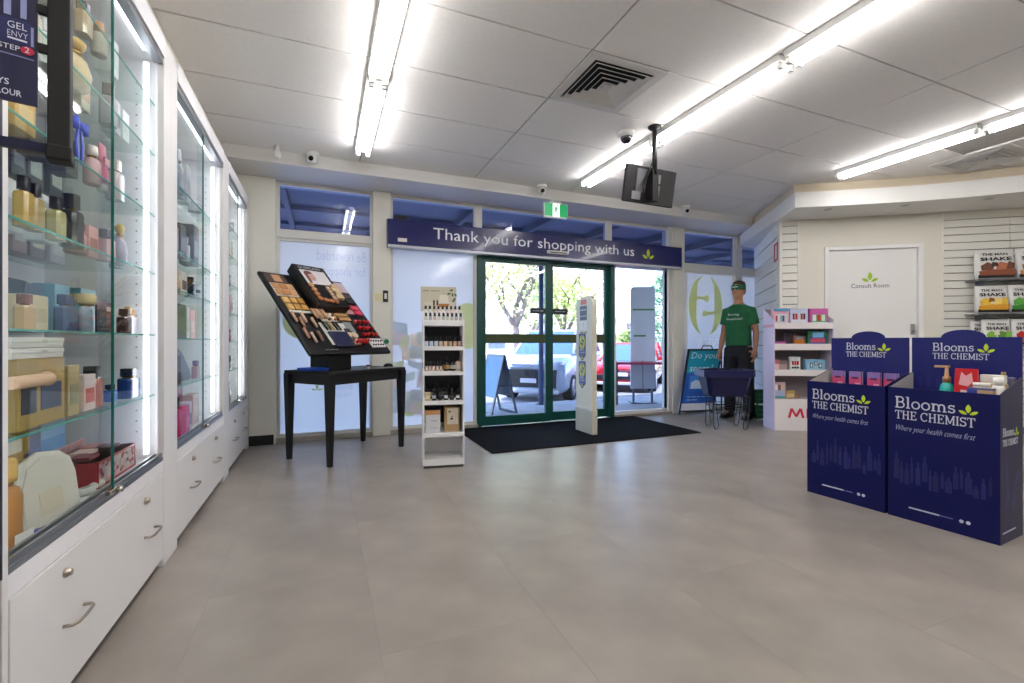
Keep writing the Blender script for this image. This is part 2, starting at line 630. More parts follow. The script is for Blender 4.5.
# emblem of the printed poster: two crescents round a dollar sign, mirrored as seen from inside
for sg in (-1, 1):
    mb = MB((cx, YP - .004, cz), (1, 0, 0), (0, 0, 1))
    n = 20
    a0, a1 = (102, 252) if sg < 0 else (-78, 72)
    outer = arc(0, 0, .34, .46, a0, a1, n)
    for i in range(n):
        def inn(k):
            x, y = outer[k]
            t_ = .05 + .11 * math.sin(math.pi * k / n)
            return (x * (1 - t_ / .34), y * (1 - .25 * t_ / .46))
        q = [inn(i), inn(i + 1), outer[i + 1], outer[i]]
        mb.prism(q, 0, .001)
    yy = .11 if sg < 0 else -.12
    mb.ribbon([(sg * .27, yy - sg * -.05), (sg * .14, yy + .01), (sg * .0, yy)], .05, .0003, .001)
    mb.prism(arc(-sg * .02, yy, .05, .055, 0, 360, 14)[:-1], .0006, .0016)
    mb.build('printed_emblem', LY, w5)
text('EVERY', PRINT_WHITE, w5, (5.22, YP - .004, .96), h=.13, w=.5, mirror=True)
text('DAY', PRINT_WHITE, w5, (5.32, YP - .004, .76), h=.13, w=.3, mirror=True)
w6 = shop_window(6, 6.12, 6.9, 2.12, 2.19)
frosted(w6, 6.12, 6.9, .03, 2.12)
MB().box(6.12, FW - .015, 2.11, 6.9, FW + .06, 2.2).build('transom_bar', ALU_PAINT, w6)

# ---------------------------------------------------------------- sliding door
d1 = struct(MB().box(1.735, FW - .03, 2.085, 3.715, FW + .1, 2.14).box(1.735, FW - .03, 0, 1.79, FW + .1, 2.085).box(3.66, FW - .03, 0, 3.715, FW + .1, 2.085).build('door_1', GREEN_FRAME, bevel=.003))
RAIL = M('#3d4a26', .5)
for x0, x1, yo in ((1.79, 2.735, .0), (2.735, 3.66, .03)):
    leaf = MB()
    y0, y1 = FW + yo, FW + yo + .045
    leaf.box(x0, y0, .012, x0 + .062, y1, 2.083).box(x1 - .062, y0, .012, x1, y1, 2.083)
    leaf.box(x0 + .062, y0, .012, x1 - .062, y1, .125).box(x0 + .062, y0, 2.035, x1 - .062, y1, 2.083)
    lf = leaf.build('door_leaf', GREEN_FRAME, d1, bevel=.003)
    MB().box(x0 + .062, y0 + .005, 1.03, x1 - .062, y1 - .005, 1.145).build('mid_rail', RAIL, lf)
    MB().box(x0 + .05, y0 + .018, .11, x1 - .05, y0 + .024, 2.05).build('door_pane', DOORPANE, lf)
    sg = MB()
    sx = x1 - .28 if yo == 0 else x0 + .062
    sg.box(sx, y0 + .002, 1.41, sx + .22, y0 + .01, 1.48)
    s_ = sg.build('door_sign', M('#12131c', .4), lf)
    blurred_line([4.5, 2.0], M('#8d93a5', .5), lf, (sx + .025, y0 + .001, 1.435), h=.022, w=.16)

# ---------------------------------------------------------------- consult-room corner
KC = Vector((5.31, 4.04, 0))
KA = R(-36); SA = R(49)
SLAT = M('#e2e0d8', .45)
GROOVE = M('#8d8b84', .6)
kw = struct(MB().box(0, .0, 0, .01, .01, .01).build('wall_consult', CREAM, loc=KC, rz=KA))
kw.data = MB().box(.205, 0, 0, .50, .12, 2.57).box(.50, 0, 2.215, 1.52, .12, 2.57).box(1.52, 0, 0, 1.72, .12, 2.57).box(0, .03, 0, .205, .12, 2.57).box(1.72, .03, 0, 4.9, .12, 2.57).mesh('wall_consult', [CREAM])
for x0, x1, st, z1 in ((.03, .205, .098, 2.50), (1.72, 2.36, .0885, 2.47), (2.36, 3.4, .0885, 2.47)):
    me = MB().box(x0 + .002, .0, 0, x1 - .002, .03, st - .010).mesh('slat', SLAT)
    for k in range(int(z1 / st)):
        o = bpy.data.objects.new('slat', me); COL.objects.link(o); o.parent = kw
        o.location = (0, 0, z1 - (k + 1) * st)
    MB().box(x0, 0, z1, x1, .03, 2.57).build('slat_header', CREAM, kw)
    o = MB().box(x0, .024, 0, x1, .031, z1).build('slat_backing', GROOVE, kw)
MB().box(0, -.004, 0, .03, .03, 2.57).box(.198, -.004, 0, .212, .03, 2.57).box(1.712, -.004, 0, 1.728, .03, 2.57).build('edge_trim', M('#e6e4de', .4), kw, bevel=.002)
ks = struct(MB().box(.04, -.12, 0, 1.75, -.02, 2.57).build('wall_side', M('#c9ccd2', .5), loc=KC, rz=SA))
SLATB = M('#eeeff1', .4)
me = MB().box(.004, -.02, .006, 1.75, 0, .194).mesh('slat', SLATB)
for k in range(13):
    o = bpy.data.objects.new('slat', me); COL.objects.link(o); o.parent = ks
    o.location = (0, 0, 2.56 - .2 * (k + 1) + .03)
MB().box(.04, -.025, 0, 1.75, -.012, 2.56).build('slat_backing', GROOVE, ks)

# consult room door
kd = struct(MB().box(.495, -.02, 0, .545, .1, 2.21).box(1.475, -.02, 0, 1.525, .1, 2.21).box(.545, -.02, 2.165, 1.475, .1, 2.21).build('door_2', M('#e9e8e6', .4), loc=KC, rz=KA, bevel=.004))
leaf = MB().box(.549, .018, .008, 1.471, .06, 2.161).build('door_leaf', M('#e4e3e1', .4), kd)
dh = MB().box(1.405, .008, 1.13, 1.45, .018, 1.26).build('door_handle', ALU, leaf, bevel=.003)
MB().tube([(1.427, .01, 1.17), (1.427, -.03, 1.17)], .012).build('latch_knob', ALU, leaf)
text('Consult Room', M('#3e4058', .5), leaf, (.79, .017, 1.70), h=.052, w=.40)
leaf_logo(M('#9cc31f', .5), leaf, (.99, .017, 1.775), FRONT, .115)

# curved bulkhead over the consult room
front = [(5.86, 4.99), (4.92, 3.555)]
edge = [(4.92, 3.555), (5.28, 3.33), (5.617, 3.1), (5.93, 2.87), (6.209, 2.63), (6.5, 2.33), (6.78, 1.98), (7.05, 1.55), (7.3, 1.0)]
poly = edge + [(9.1, 1.0), (9.1, 5.5), (6.2, 5.5)] + [(5.86, 4.99)]
struct(MB().prism(poly, 2.56, 2.73).build('trim_4', M('#e2e1de', .5)))
up = [(x + .05, y + .05) for x, y in edge] + [(9.1, 1.05), (9.1, 5.5), (6.3, 5.5), (5.9, 5.0)]
struct(MB().prism(up, 2.73, CEIL + .012).build('trim_5', M('#d8cbb4', .6, noise=.06, nscale=1.5)))
# ================================================================ lights and ceiling fittings
TUBE_M = lamp('#fefbfa', TUBE)
BATTEN = M('#d9d8d5', .4)
def batten(label, x, y0, y1, group=None, both=True):
    L = y1 - y0
    t = thing('fluorescent_light', label, 'light', (x, y0, CEIL), 0, group)
    mb = MB((0, 0, 0), (1, 0, 0), (0, 0, 1), (0, 1, 0))
    mb.prism([(-.074, -.001), (-.066, -.04), (.066, -.04), (.074, -.001)], .01, L - .01)
    mb.build('batten_body', BATTEN, t)
    for s in (-.042, .042):
        mb = MB()
        mb.tube([(s, .045, -.065), (s, L - .045, -.065)], .0135, 10)
        mb.build('tube', TUBE_M, t)
        for yy in (.012, L - .04):
            MB().box(s - .017, yy, -.084, s + .017, yy + .028, -.044).box(min(s, 0), yy + .004, -.044, max(s, 0), yy + .024, -.034).build('lampholder', M('#efeeea', .4), t)
    return t
rows = [('left', .34, [3.17, 1.885, .60, -.685, -1.97]), ('middle', 2.69, [3.206, 1.98, .76, -.47, -1.75]), ('right', 5.02, [1.997, .79, -.43, -1.66])]
ends = {'left': 4.455, 'middle': 4.40, 'right': 3.16}
word = ['far end', 'second from the far end', 'third from the far end', 'fourth from the far end', 'nearest the back']
for nm, x, ys in rows:
    e = ends[nm]
    for k, y0 in enumerate(ys):
        side = {'left': 'left ceiling row', 'middle': 'middle ceiling row', 'right': 'right ceiling row'}[nm]
        batten('lit twin-tube ceiling light, %s of the %s' % (word[k], side), x, y0 + .004, e - .004, 'fluorescent lights on the ceiling')
        e = y0
# more of the same rows further back in the shop
for x in (7.4,):
    e = 1.2
    for k in range(2):
        batten('lit twin-tube fluorescent light by the right wall, number %s back' % ['one', 'two'][k], x, e - 1.22, e, 'fluorescent lights on the ceiling')
        e -= 1.22

# air diffusers
def diffuser(x, y, label):
    t = thing('air_vent', label, 'vent', (x + .3, y + .3, CEIL), 0, 'ceiling air vents')
    VW = M('#d5d3cf', .5); VD = M('#17181a', .6)
    mb = MB()
    for a, b in ((.295, .235),):
        for (x0, y0, x1, y1) in ((-a, -a, a, -b), (-a, b, a, a), (-a, -b, -b, b), (b, -b, a, b)):
            mb.box(x0, y0, -.006, x1, y1, .006)
    mb.build('frame', VW, t)
    MB().box(-.236, -.236, .0085, .236, .236, .0115).build('duct', VD, t)
    for k in range(5):
        o1, i1 = .222 - .042 * k, .200 - .042 * k
        z0, z1 = -.014, .006
        mb = MB()
        ring0 = [(-o1, -o1, z0), (o1, -o1, z0), (o1, o1, z0), (-o1, o1, z0)]
        ring1 = [(-i1, -i1, z1), (i1, -i1, z1), (i1, i1, z1), (-i1, i1, z1)]
        a = [mb.pt(*p) for p in ring0]; b = [mb.pt(*p) for p in ring1]
        c = [mb.pt(p[0], p[1], p[2] - .003) for p in ring0]; d = [mb.pt(p[0], p[1], p[2] - .003) for p in ring1]
        for i in range(4):
            j = (i + 1) % 4
            mb.face([a[i], a[j], b[j], b[i]]); mb.face([c[i], d[i], d[j], c[j]]); mb.face([a[i], c[i], c[j], a[j]]); mb.face([b[i], b[j], d[j], d[i]])
        mb.build('louvre', VW, t)
    MB().box(-.03, -.03, -.014, .03, .03, .006).build('centre_plate', VW, t)
diffuser(VENTS[0][0], VENTS[0][1], 'square white ceiling air vent with stepped louvres, left of the hanging screen')
diffuser(5.70, 2.10, 'square white ceiling air vent above the consult room fascia')

def dome_camera(x, y, z, label, turret):
    t = thing('security_camera', label, 'camera', (x, y, z), 0, 'security cameras')
    PW = M('#e8e7e5', .35)
    if turret:
        MB().lathe([(.055, 0), (.055, -.03), (.05, -.036)], n=20).build('base', PW, t)
        MB().lathe([(.03, -.036), (.046, -.05), (.05, -.068), (.044, -.088), (.028, -.102), (.0, -.106)], n=20, cap=False).build('eyeball', PW, t)
        o = MB((-.012, -.04, -.075), (.95, -.3, 0), (.0, -.25, 1)).lathe([(.0, .0), (.022, .0), (.022, .014), (.0, .016)], n=14, cap=False).build('lens', M('#101114', .15), t)
    else:
        MB().lathe([(.075, 0), (.075, -.028), (.066, -.04), (.05, -.044)], n=24).build('base', PW, t)
        MB().lathe([(.05, -.044), (.047, -.065), (.036, -.083), (.018, -.094), (0, -.097)], n=20, cap=False).build('lens_dome', M('#0d0e12', .08, coat=1), t)
dome_camera(-.09, 4.72, CEIL, 'white turret camera on the ceiling edge above the far-left window', True)
dome_camera(2.32, 4.72, CEIL, 'white turret camera on the ceiling edge above the exit sign', True)
dome_camera(4.43, 4.72, CEIL, 'white turret camera right of the hanging screen by the bulkhead', True)
dome_camera(2.40, 3.25, CEIL, 'white dome camera with a black lens, beside the hanging screen pole', False)
t = thing('smoke_detector', 'small white ceiling detector near the left end of the bulkhead', 'detector', (-.39, 4.7, CEIL))
MB().lathe([(.022, 0), (.022, -.05), (.034, -.055), (.034, -.1), (.02, -.115)], n=16).build('body', M('#e4e3df', .4), t)
t = thing('smoke_detector', 'flat white ceiling detector behind the hanging screen pole', 'detector', (2.93, 3.78, CEIL))
MB().lathe([(.06, 0), (.06, -.02), (.045, -.04)], n=20).build('body', M('#e4e3df', .4), t)

# hanging screen, seen from behind
t = thing('hanging_screen', 'black flat screen hanging from the ceiling on a black pole', 'screen', (2.555, 3.075, CEIL), R(2))
MB().lathe([(.055, 0), (.055, -.008), (.028, -.03)], n=20).build('ceiling_flange', MATT_BLACK, t)
MB().tube([(0, 0, -.02), (0, 0, -.40)], .02, 12).build('pole', M('#1a1a1d', .35), t)
MB().box(-.03, -.012, -.62, .03, .03, -.36).build('pole_bracket', MATT_BLACK, t)
tilt = R(10)
SD = Vector((0, -math.sin(tilt), math.cos(tilt)))
sb = MB((0, .06, -.475), (1, 0, 0), SD)
sb.box(-.255, -.15, .0, .275, .15, -.03)
s_ = sb.build('screen_back', M('#08080a', .5), t, bevel=.006)
sb = MB((0, .06, -.475), (1, 0, 0), SD)
sb.box(-.245, -.14, -.032, .265, .14, -.03)
sb.build('display_panel', M('#050507', .12), t)
PL = M('#6c6d72', .3, .7)
sb = MB((0, .06, -.475), (1, 0, 0), SD)
sb.box(-.15, -.06, 0, -.045, .125, .006); sb.build('mount_plate', PL, t)
sb = MB((0, .06, -.475), (1, 0, 0), SD)
sb.box(.045, .03, 0, .105, .10, .006); sb.build('mount_plate', PL, t)
sb = MB((0, .06, -.475), (1, 0, 0), SD)
sb.box(.045, -.09, 0, .105, .01, .006); sb.build('mount_plate', PL, t)
sb = MB((0, .06, -.475), (1, 0, 0), SD)
sb.box(-.18, -.125, 0, -.09, -.06, .006); sb.build('connector_plate', M('#8d8e92', .4), t)
sb = MB((0, .06, -.475), (1, 0, 0), SD)
sb.box(-.03, -.12, 0, .035, .08, .045); sb.build('mount_arm', MATT_BLACK, t)
MB().tube([(-.02, .035, -.62), (-.07, .04, -.6), (-.1, .03, -.5), (-.05, .03, -.4), (-.015, .01, -.3)], .006, 6).build('cable', BLACK, t)

# exit sign under the bulkhead
t = thing('exit_sign', 'green and white running-man exit sign hanging above the sliding door', 'sign', (2.57, 4.87, 2.72))
MB().box(-.08, -.012, -.02, .08, .012, 0).build('hanger', WHITE, t)
MB().box(-.158, -.02, -.195, .158, .02, -.02).build('housing', WHITE, t, bevel=.003)
MB().box(-.150, -.022, -.180, .150, -.0205, -.028).build('sign_face', M('#0d8a4f', .4, emit=.35), t)
MB().box(-.045, -.0235, -.180, .045, -.0222, -.028).build('doorway', M('#f1f6f2', .4, emit=.5), t)
mb = MB((0, -.0238, -.104), (1, 0, 0), (0, 0, 1))
mb.prism(arc(.012, .052, .011, .011, 0, 360, 12)[:-1], 0, .001)
mb.ribbon([(.004, .036), (-.006, -.004)], .024)
mb.ribbon([(-.006, 0), (.014, -.028), (.006, -.06)], .011)
mb.ribbon([(-.006, 0), (-.018, -.03), (-.038, -.034)], .011)
mb.ribbon([(.004, .034), (.026, .016), (.036, .026)], .008)
mb.ribbon([(.004, .034), (-.02, .028), (-.028, .006)], .008)
mb.build('running_figure', M('#0d8a4f', .4, emit=.3), t)

# banner over the door
t = thing('door_banner', 'long navy banner reading Thank you for shopping with us over the entrance', 'banner', (.664, 5.2, 2.10))
BL = 4.14
MB().box(0, 0, .03, BL, .13, .31).build('banner_board', M('#0d1258', .25, coat=.2), t, bevel=.003)
MB().box(0, 0, 0, BL, .13, .028).build('lower_rail', M('#b9bbc6', .35, .3), t)
MB().box(-.006, -.002, 0, .0, .132, .31).box(BL, -.002, 0, BL + .006, .132, .31).build('end_cap', M('#2a2d4a', .5), t)
text('Thank you for shopping with us', M('#e3e5ee', .5), t, (.505, -.001, .085), w=2.80, h=.172)
leaf_logo(M('#c3d62a', .5), t, (3.545, -.001, .11), FRONT, .135)
s_ = tag(MB().box(.77, 5.192, 2.165, .87, 5.199, 2.205).build('sticker', M('#dcd6d2', .5)), 'small white sticker near the left end of the navy banner', 'sticker')
s_ = thing('door_sensor', 'white sensor strip on the banner under the word shopping', 'sensor', (2.62, 5.16, 2.165))
MB().box(0, 0, 0, .3, .039, .04).build('housing', M('#d7d6d4', .4), s_, bevel=.006)
MB().box(.03, -.002, .008, .27, 0, .022).build('lens', M('#4a4b52', .2), s_)
s_ = thing('door_sensor', 'small black box standing on top of the navy banner', 'sensor', (.75, 5.21, 2.4101))
MB().box(0, 0, 0, .135, .08, .05).build('housing', BLACK, s_, bevel=.005)
MB().box(.02, -.003, .012, .115, 0, .036).build('lens', M('#25262c', .15), s_)

# switches on the post
t = thing('door_switch', 'small black and white switch plate on the cream post', 'switch', (.645, 5.27, 1.49))
MB().box(-.028, -.016, 0, .028, 0, .13).build('plate', M('#15161a', .35), t, bevel=.006)
MB().box(-.014, -.02, .035, .014, -.016, .095).build('rocker', M('#d8d8d8', .4), t)
tag(MB().box(.53, 5.266, 1.50, .61, 5.269, 1.585).build('notice', M('#d9d2a8', .6)), 'small yellowed notice on the cream post beside the switch', 'notice')
t = thing('push_button', 'round green push button low on the cream post', 'button', (.655, 5.27, 1.05))
MB().box(-.03, -.012, -.04, .03, 0, .04).build('plate', M('#cfd0cf', .4), t)
MB((0, -.012, 0), (1, 0, 0), (0, 0, 1)).lathe([(.027, 0), (.027, .014), (.02, .022)], n=16).build('button', M('#117a4a', .35), t)

# entrance mat
t = tag(MB().box(1.458, 4.025, 0.0005, 4.01, 5.28, .012).build('entrance_mat', M('#131316', .95, noise=.35, nscale=90, bump=.6, bscale=300, spec=.1), bevel=.004), 'large black ribbed entrance mat in front of the sliding door', 'mat')
s_ = tag(MB().prism([(0, 0), (.03, .006), (.05, -.006), (.035, -.02), (.01, -.018)], .0125, .0145).build('leaf_scrap', M('#b39a8c', .7), loc=(3.02, 4.75, 0)), 'small pale dry leaf lying on the black mat', 'leaf')
# ================================================================ glass perfume cabinets
CX0, CX1 = -.69, -1.17      # front and back planes
CGLASS = glass('cabinet_glass', '#fbfdfc', .006, 0., .16)
SHELF_GLASS = glass('shelf_glass', '#f4faf8', .02, 0., .25)
EDGE = M('#0f5a4e', .25)
LED_M = lamp('#f4f6ff', LED)
CABW = M('#e7e6e8', .45)
DRAWER = M('#e0dedd', .4)
STEEL_RAIL = M('#93969b', .35, .85)
HANDLE = M('#b9afa2', .3, 1.)
def cabinet(label, y0, y1, drawers, shelves, join, P0=.105):
    L = y1 - y0
    c = thing('display_cabinet', label, 'cabinet', (CX0, y0, 0), 0, 'lit glass display cabinets')
    P = .105
    # carcass in cabinet axes: x runs back from 0 to -.48, y along the wall
    b = MB()
    b.box(-.48, 0, 0, -.46, L, 2.46)                                    # back
    b.box(-.46, 0, 0, 0, .02, 2.46).box(-.46, L - .02, 0, 0, L, 2.46)   # ends
    b.box(-.46, .02, 2.40, -.0, L - .02, 2.46)                          # roof
    b.box(-.46, .02, .44, -.0, L - .02, .495)                           # deck
    b.build('carcass', CABW, c)
    for yy, P1 in ((0, P0), (L - P, P)):
        MB().box(-.022, yy, 0, .003, yy + P1, 2.47).build('post', M('#e2e0df', .4), c, bevel=.002)
    MB().box(-.04, P0, 2.375, .008, L - P, 2.47).build('header', CABW, c, bevel=.002)
    MB().box(-.035, P0, 2.345, .0, L - P, 2.375).build('top_track', STEEL_RAIL, c)
    MB().box(-.05, P0, .495, .0, L - P, .512).box(-.012, P0, .512, -.004, L - P, .53).box(-.035, P0, .512, -.027, L - P, .53).build('bottom_track', STEEL_RAIL, c, bevel=.001)
    MB().box(-.2, P0, .03, -.03, L - P, .44).build('plinth', M('#6d6760', .6), c)
    # drawers
    n = len(drawers)
    for k, (a, bb) in enumerate(drawers):
        d = MB().box(-.02, a + .002, .045, .004, bb - .002, .437).build('drawer', DRAWER, c, bevel=.002)
        spots = [.30, .94] if n == 1 else [(bb - a) / 2]
        for s in spots:
            y = a + s * (1 if n > 1 else (bb - a) / 1.13)
            MB((.004, y - .05 if n == 1 else y, .385), (0, 1, 0), (0, 0, 1), (1, 0, 0)).lathe([(.014, 0), (.014, .006), (.010, .012), (.009, .016)], n=14).build('lock', HANDLE, d)
            hy = y if n == 1 else y
            MB().tube([(.003, hy - .06, .235), (.024, hy - .06, .235), (.034, hy - .045, .235), (.036, hy, .235), (.034, hy + .045, .235), (.024, hy + .06, .235), (.003, hy + .06, .235)], .005, 8).build('handle', HANDLE, d)
    # sliding glass doors
    j = join - y0
    for a, bb, x in ((P0, j + .02, -.008), (j - .02, L - P, -.031)):
        g = MB().box(x - .002, a, .515, x + .002, bb, 2.37).build('glass_door', CGLASS, c)
        e = bb if a == P0 else a
        if a == P0:
            MB().box(x - .0035, e - .003, .516, x + .0035, e + .004, 2.369).build('glass_edge', EDGE, g)
    lk = MB().box(-.008, j - .05, .516, .012, j + .03, .532).build('door_lock', CHROME, c, bevel=.002)
    MB((.012, j + .0, .524), (0, 1, 0), (0, 0, 1), (1, 0, 0)).lathe([(.011, 0), (.011, .014), (.007, .018)], n=12).build('lock_barrel', CHROME, lk)
    # shelves
    for z in shelves:
        sh = MB().box(-.455, .03, z - .007, -.055, L - .03, z).build('glass_shelf', SHELF_GLASS, c)
        MB().box(-.0558, .03, z - .0066, -.053, L - .03, z - .0004).build('glass_edge', M('#4fa898', .2), sh)
        for yy in (.03, L - .03):
            MB().box(-.09, yy - .006, z - .016, -.075, yy + .006, z - .0075).build('shelf_pin', GOLD, c)
    # led strips inside the front corners
    for yy, s in ((P0, 1), (L - .107, -1)):
        MB().box(-.075, yy, .53, -.055, yy + .004, 2.34).build('light_strip', LED_M, c)
    MB().box(-.075, P0 + .01, 2.388, -.055, L - P - .01, 2.394).build('light_strip', LED_M, c)
    # shelf-pin holes on the far end panel
    mb = MB()
    for k in range(34):
        z = .62 + .05 * k
        mb.box(-.13, L - .0215, z, -.124, L - .0195, z + .006)
    h = mb.build('pin_holes', M('#55575c', .6), c); h['kind'] = 'stuff'
    return c
C1 = (1.432, 2.705); C2 = (2.705, 4.085); C3 = (4.085, 5.235)
cabinet('nearest white glass cabinet packed with perfume, one wide drawer below', C1[0], C1[1], [(.025, 1.16)], [.80, 1.084, 1.376, 1.651, 1.941, 2.181], 2.045, .022)
cabinet('middle white glass cabinet with green box and magenta gift sets', C2[0], C2[1], [(.1, .70), (.70, 1.28)], [.80, 1.069, 1.338, 1.554, 1.924], 3.385)
cabinet('farthest white glass cabinet, next to the tester table', C3[0], C3[1], [(.1, .575), (.575, 1.05)], [.80, 1.05, 1.30, 1.55, 1.80, 2.05], 4.66)
struct(MB().box(-1.19, 1.0, 2.475, -.85, 5.24, CEIL - .001).build('trim_6', M('#d9d4c6', .6)))

# ---------------------------------------------------------------- products
ORD = ['first', 'second', 'third', 'fourth', 'fifth', 'sixth', 'seventh', 'eighth', 'ninth', 'tenth', 'eleventh', 'twelfth', 'thirteenth', 'fourteenth', 'fifteenth']
def rbox(mb, w, d, z0, z1, m=0, c=.2, tp=1.):
    """rounded-corner upright block"""
    k = min(w, d) * c
    def ring(s, z):
        a, b = w / 2 * s, d / 2 * s
        return [(-a + k, -b, z), (a - k, -b, z), (a, -b + k, z), (a, b - k, z), (a - k, b, z), (-a + k, b, z), (-a, b - k, z), (-a, -b + k, z)]
    mb.loft([ring(1, z0), ring(1, z1 - (z1 - z0) * .08), ring(tp, z1)], m, sm=False)
def product(kind, label, cat, loc, w, d, h, cols, rz=0., group=None, name=None):
    """w across, d deep, h tall; front of the thing looks along local -y"""
    NM = {'box': 'perfume_box', 'bottle': 'perfume_bottle', 'round': 'perfume_bottle', 'globe': 'perfume_bottle', 'tube': 'cosmetic_tube', 'jar': 'cosmetic_jar', 'polish': 'nail_polish', 'dropper': 'oil_bottle', 'pack': 'gift_pack'}
    t = thing(name or NM[kind], label, cat, loc, rz, group)
    c0 = cols[0]; c1 = cols[1] if len(cols) > 1 else '#f0f0f0'; c2 = cols[2] if len(cols) > 2 else c1
    if kind in ('box', 'pack'):
        MB().box(-w / 2, -d / 2, 0, w / 2, d / 2, h).build('carton', M(c0, .4), t, bevel=.0015, seg=1)
        MB().box(-w * .36, -d / 2 - .0012, h * .22, w * .36, -d / 2 - .0002, h * .62).build('printed_panel', M(c1, .4), t)
        if len(cols) > 2:
            MB().box(-w / 2 - .0006, -d / 2 - .0016, h * .72, w / 2 + .0006, d / 2 + .0006, h * .86).build('printed_band', M(c2, .35), t)
    elif kind == 'bottle':
        mb = MB(); rbox(mb, w, d, 0, h * .68, 0, .22, .9); mb.build('glass_body', clear(c0, .15), t)
        mb = MB(); rbox(mb, w * .84, d * .8, h * .02, h * .5, 0, .2, 1); mb.build('liquid', M(c2 if len(cols) > 2 else c0, .15), t)
        MB().lathe([(w * .2, h * .68), (w * .2, h * .73)], n=12).build('collar', GOLD, t)
        mb = MB(); rbox(mb, w * .56, min(d * .9, w * .56), h * .73, h, 0, .18, .96); mb.build('cap', M(c1, .25), t)
    elif kind == 'round':
        MB().lathe([(w * .46, 0), (w * .5, h * .03), (w * .5, h * .55), (w * .42, h * .64), (w * .2, h * .68)], n=18, sy=d / w).build('glass_body', clear(c0, .15), t)
        MB().lathe([(w * .42, h * .02), (w * .43, h * .48)], n=14, sy=d / w).build('liquid', M(c2 if len(cols) > 2 else c0, .15), t)
        MB().lathe([(w * .2, h * .68), (w * .2, h * .73)], n=12).build('collar', GOLD, t)
        MB().lathe([(w * .26, h * .73), (w * .28, h * .8), (w * .26, h * .97), (w * .2, h)], n=16).build('cap', M(c1, .25), t)
    elif kind == 'globe':
        MB().lathe([(w * .2, 0), (w * .42, h * .12), (w * .5, h * .34), (w * .42, h * .56), (w * .18, h * .68)], n=20, sy=d / w).build('glass_body', clear(c0, .12), t)
        MB().lathe([(w * .18, h * .04), (w * .36, h * .14), (w * .43, h * .34), (w * .4, h * .46)], n=16, sy=d / w).build('liquid', M(c2 if len(cols) > 2 else c0, .15), t)
        MB().lathe([(w * .14, h * .68), (w * .14, h * .76)], n=12).build('collar', GOLD, t)
        MB().lathe([(w * .1, h * .76), (w * .2, h * .84), (w * .2, h * .92), (w * .08, h)], n=14).build('cap', M(c1, .25), t)
    elif kind == 'tube':
        n = 14
        rings = []
        for z, a, b in ((h * .16, w * .42, d * .42), (h * .3, w * .46, d * .42), (h * .96, w * .5, d * .06), (h, w * .5, d * .05)):
            rings.append([(a * math.cos(2 * math.pi * k / n), b * math.sin(2 * math.pi * k / n), z) for k in range(n)])
        mb = MB(); mb.loft(rings); mb.build('tube_body', M(c0, .4), t)
        MB().lathe([(w * .36, 0), (w * .36, h * .16)], n=14, sy=min(1, d / w)).build('cap', M(c1, .35), t)
        MB().box(-w * .3, -d * .34, h * .55, w * .3, -d * .22, h * .72).build('printed_panel', M(c2, .4), t)
    elif kind == 'jar':
        MB().lathe([(w * .46, 0), (w * .5, h * .08), (w * .5, h * .6), (w * .46, h * .64)], n=18).build('jar_body', M(c0, .2), t)
        MB().lathe([(w * .52, h * .64), (w * .52, h * .96), (w * .48, h)], n=18).build('lid', M(c1, .25), t)
    elif kind == 'polish':
        mb = MB(); rbox(mb, w, d, 0, h * .52, 0, .25, .8); mb.build('glass_body', M(c0, .12), t)
        MB().lathe([(w * .3, h * .5), (w * .42, h * .53), (w * .38, h)], n=12).build('cap', M(c1, .3), t)
        MB().box(-w * .3, -d / 2 - .0008, h * .12, w * .3, -d / 2 - .0001, h * .4).build('paper_label', M(c2, .5), t)
    elif kind == 'dropper':
        MB().lathe([(w * .47, 0), (w * .5, h * .03), (w * .5, h * .52), (w * .36, h * .62), (w * .18, h * .66), (w * .18, h * .7)], n=14).build('glass_body', M(c0, .15), t)
        MB().lathe([(w * .25, h * .68), (w * .25, h * .8), (w * .14, h * .83), (w * .12, h * .96), (w * .05, h)], n=12).build('cap', M(c1, .3), t)
        MB().lathe([(w * .505, h * .14), (w * .505, h * .4)], n=14, cap=False).build('paper_label', M(c2, .5), t)
    return t

def shelf_row(where, z, items, group, X=-.82, rz=R(90)):
    """items in order along the wall, nearest first: (kind, look, y, back, w, d, h, colours)"""
    items = sorted(items, key=lambda q: q[2])
    cnt = 0
    for kind, look, y, dx, w, d, h, cols in items:
        cnt += 1
        cat = {'box': 'box', 'pack': 'box', 'tube': 'tube', 'jar': 'jar'}.get(kind, 'bottle')
        product(kind, '%s, %s from left, %s' % (look, ORD[cnt - 1], where), cat, (X - dx, y, z + .0005), w, d, h, cols, rz, group)

G1 = 'perfumes in the nearest glass cabinet'
A = lambda *a: a
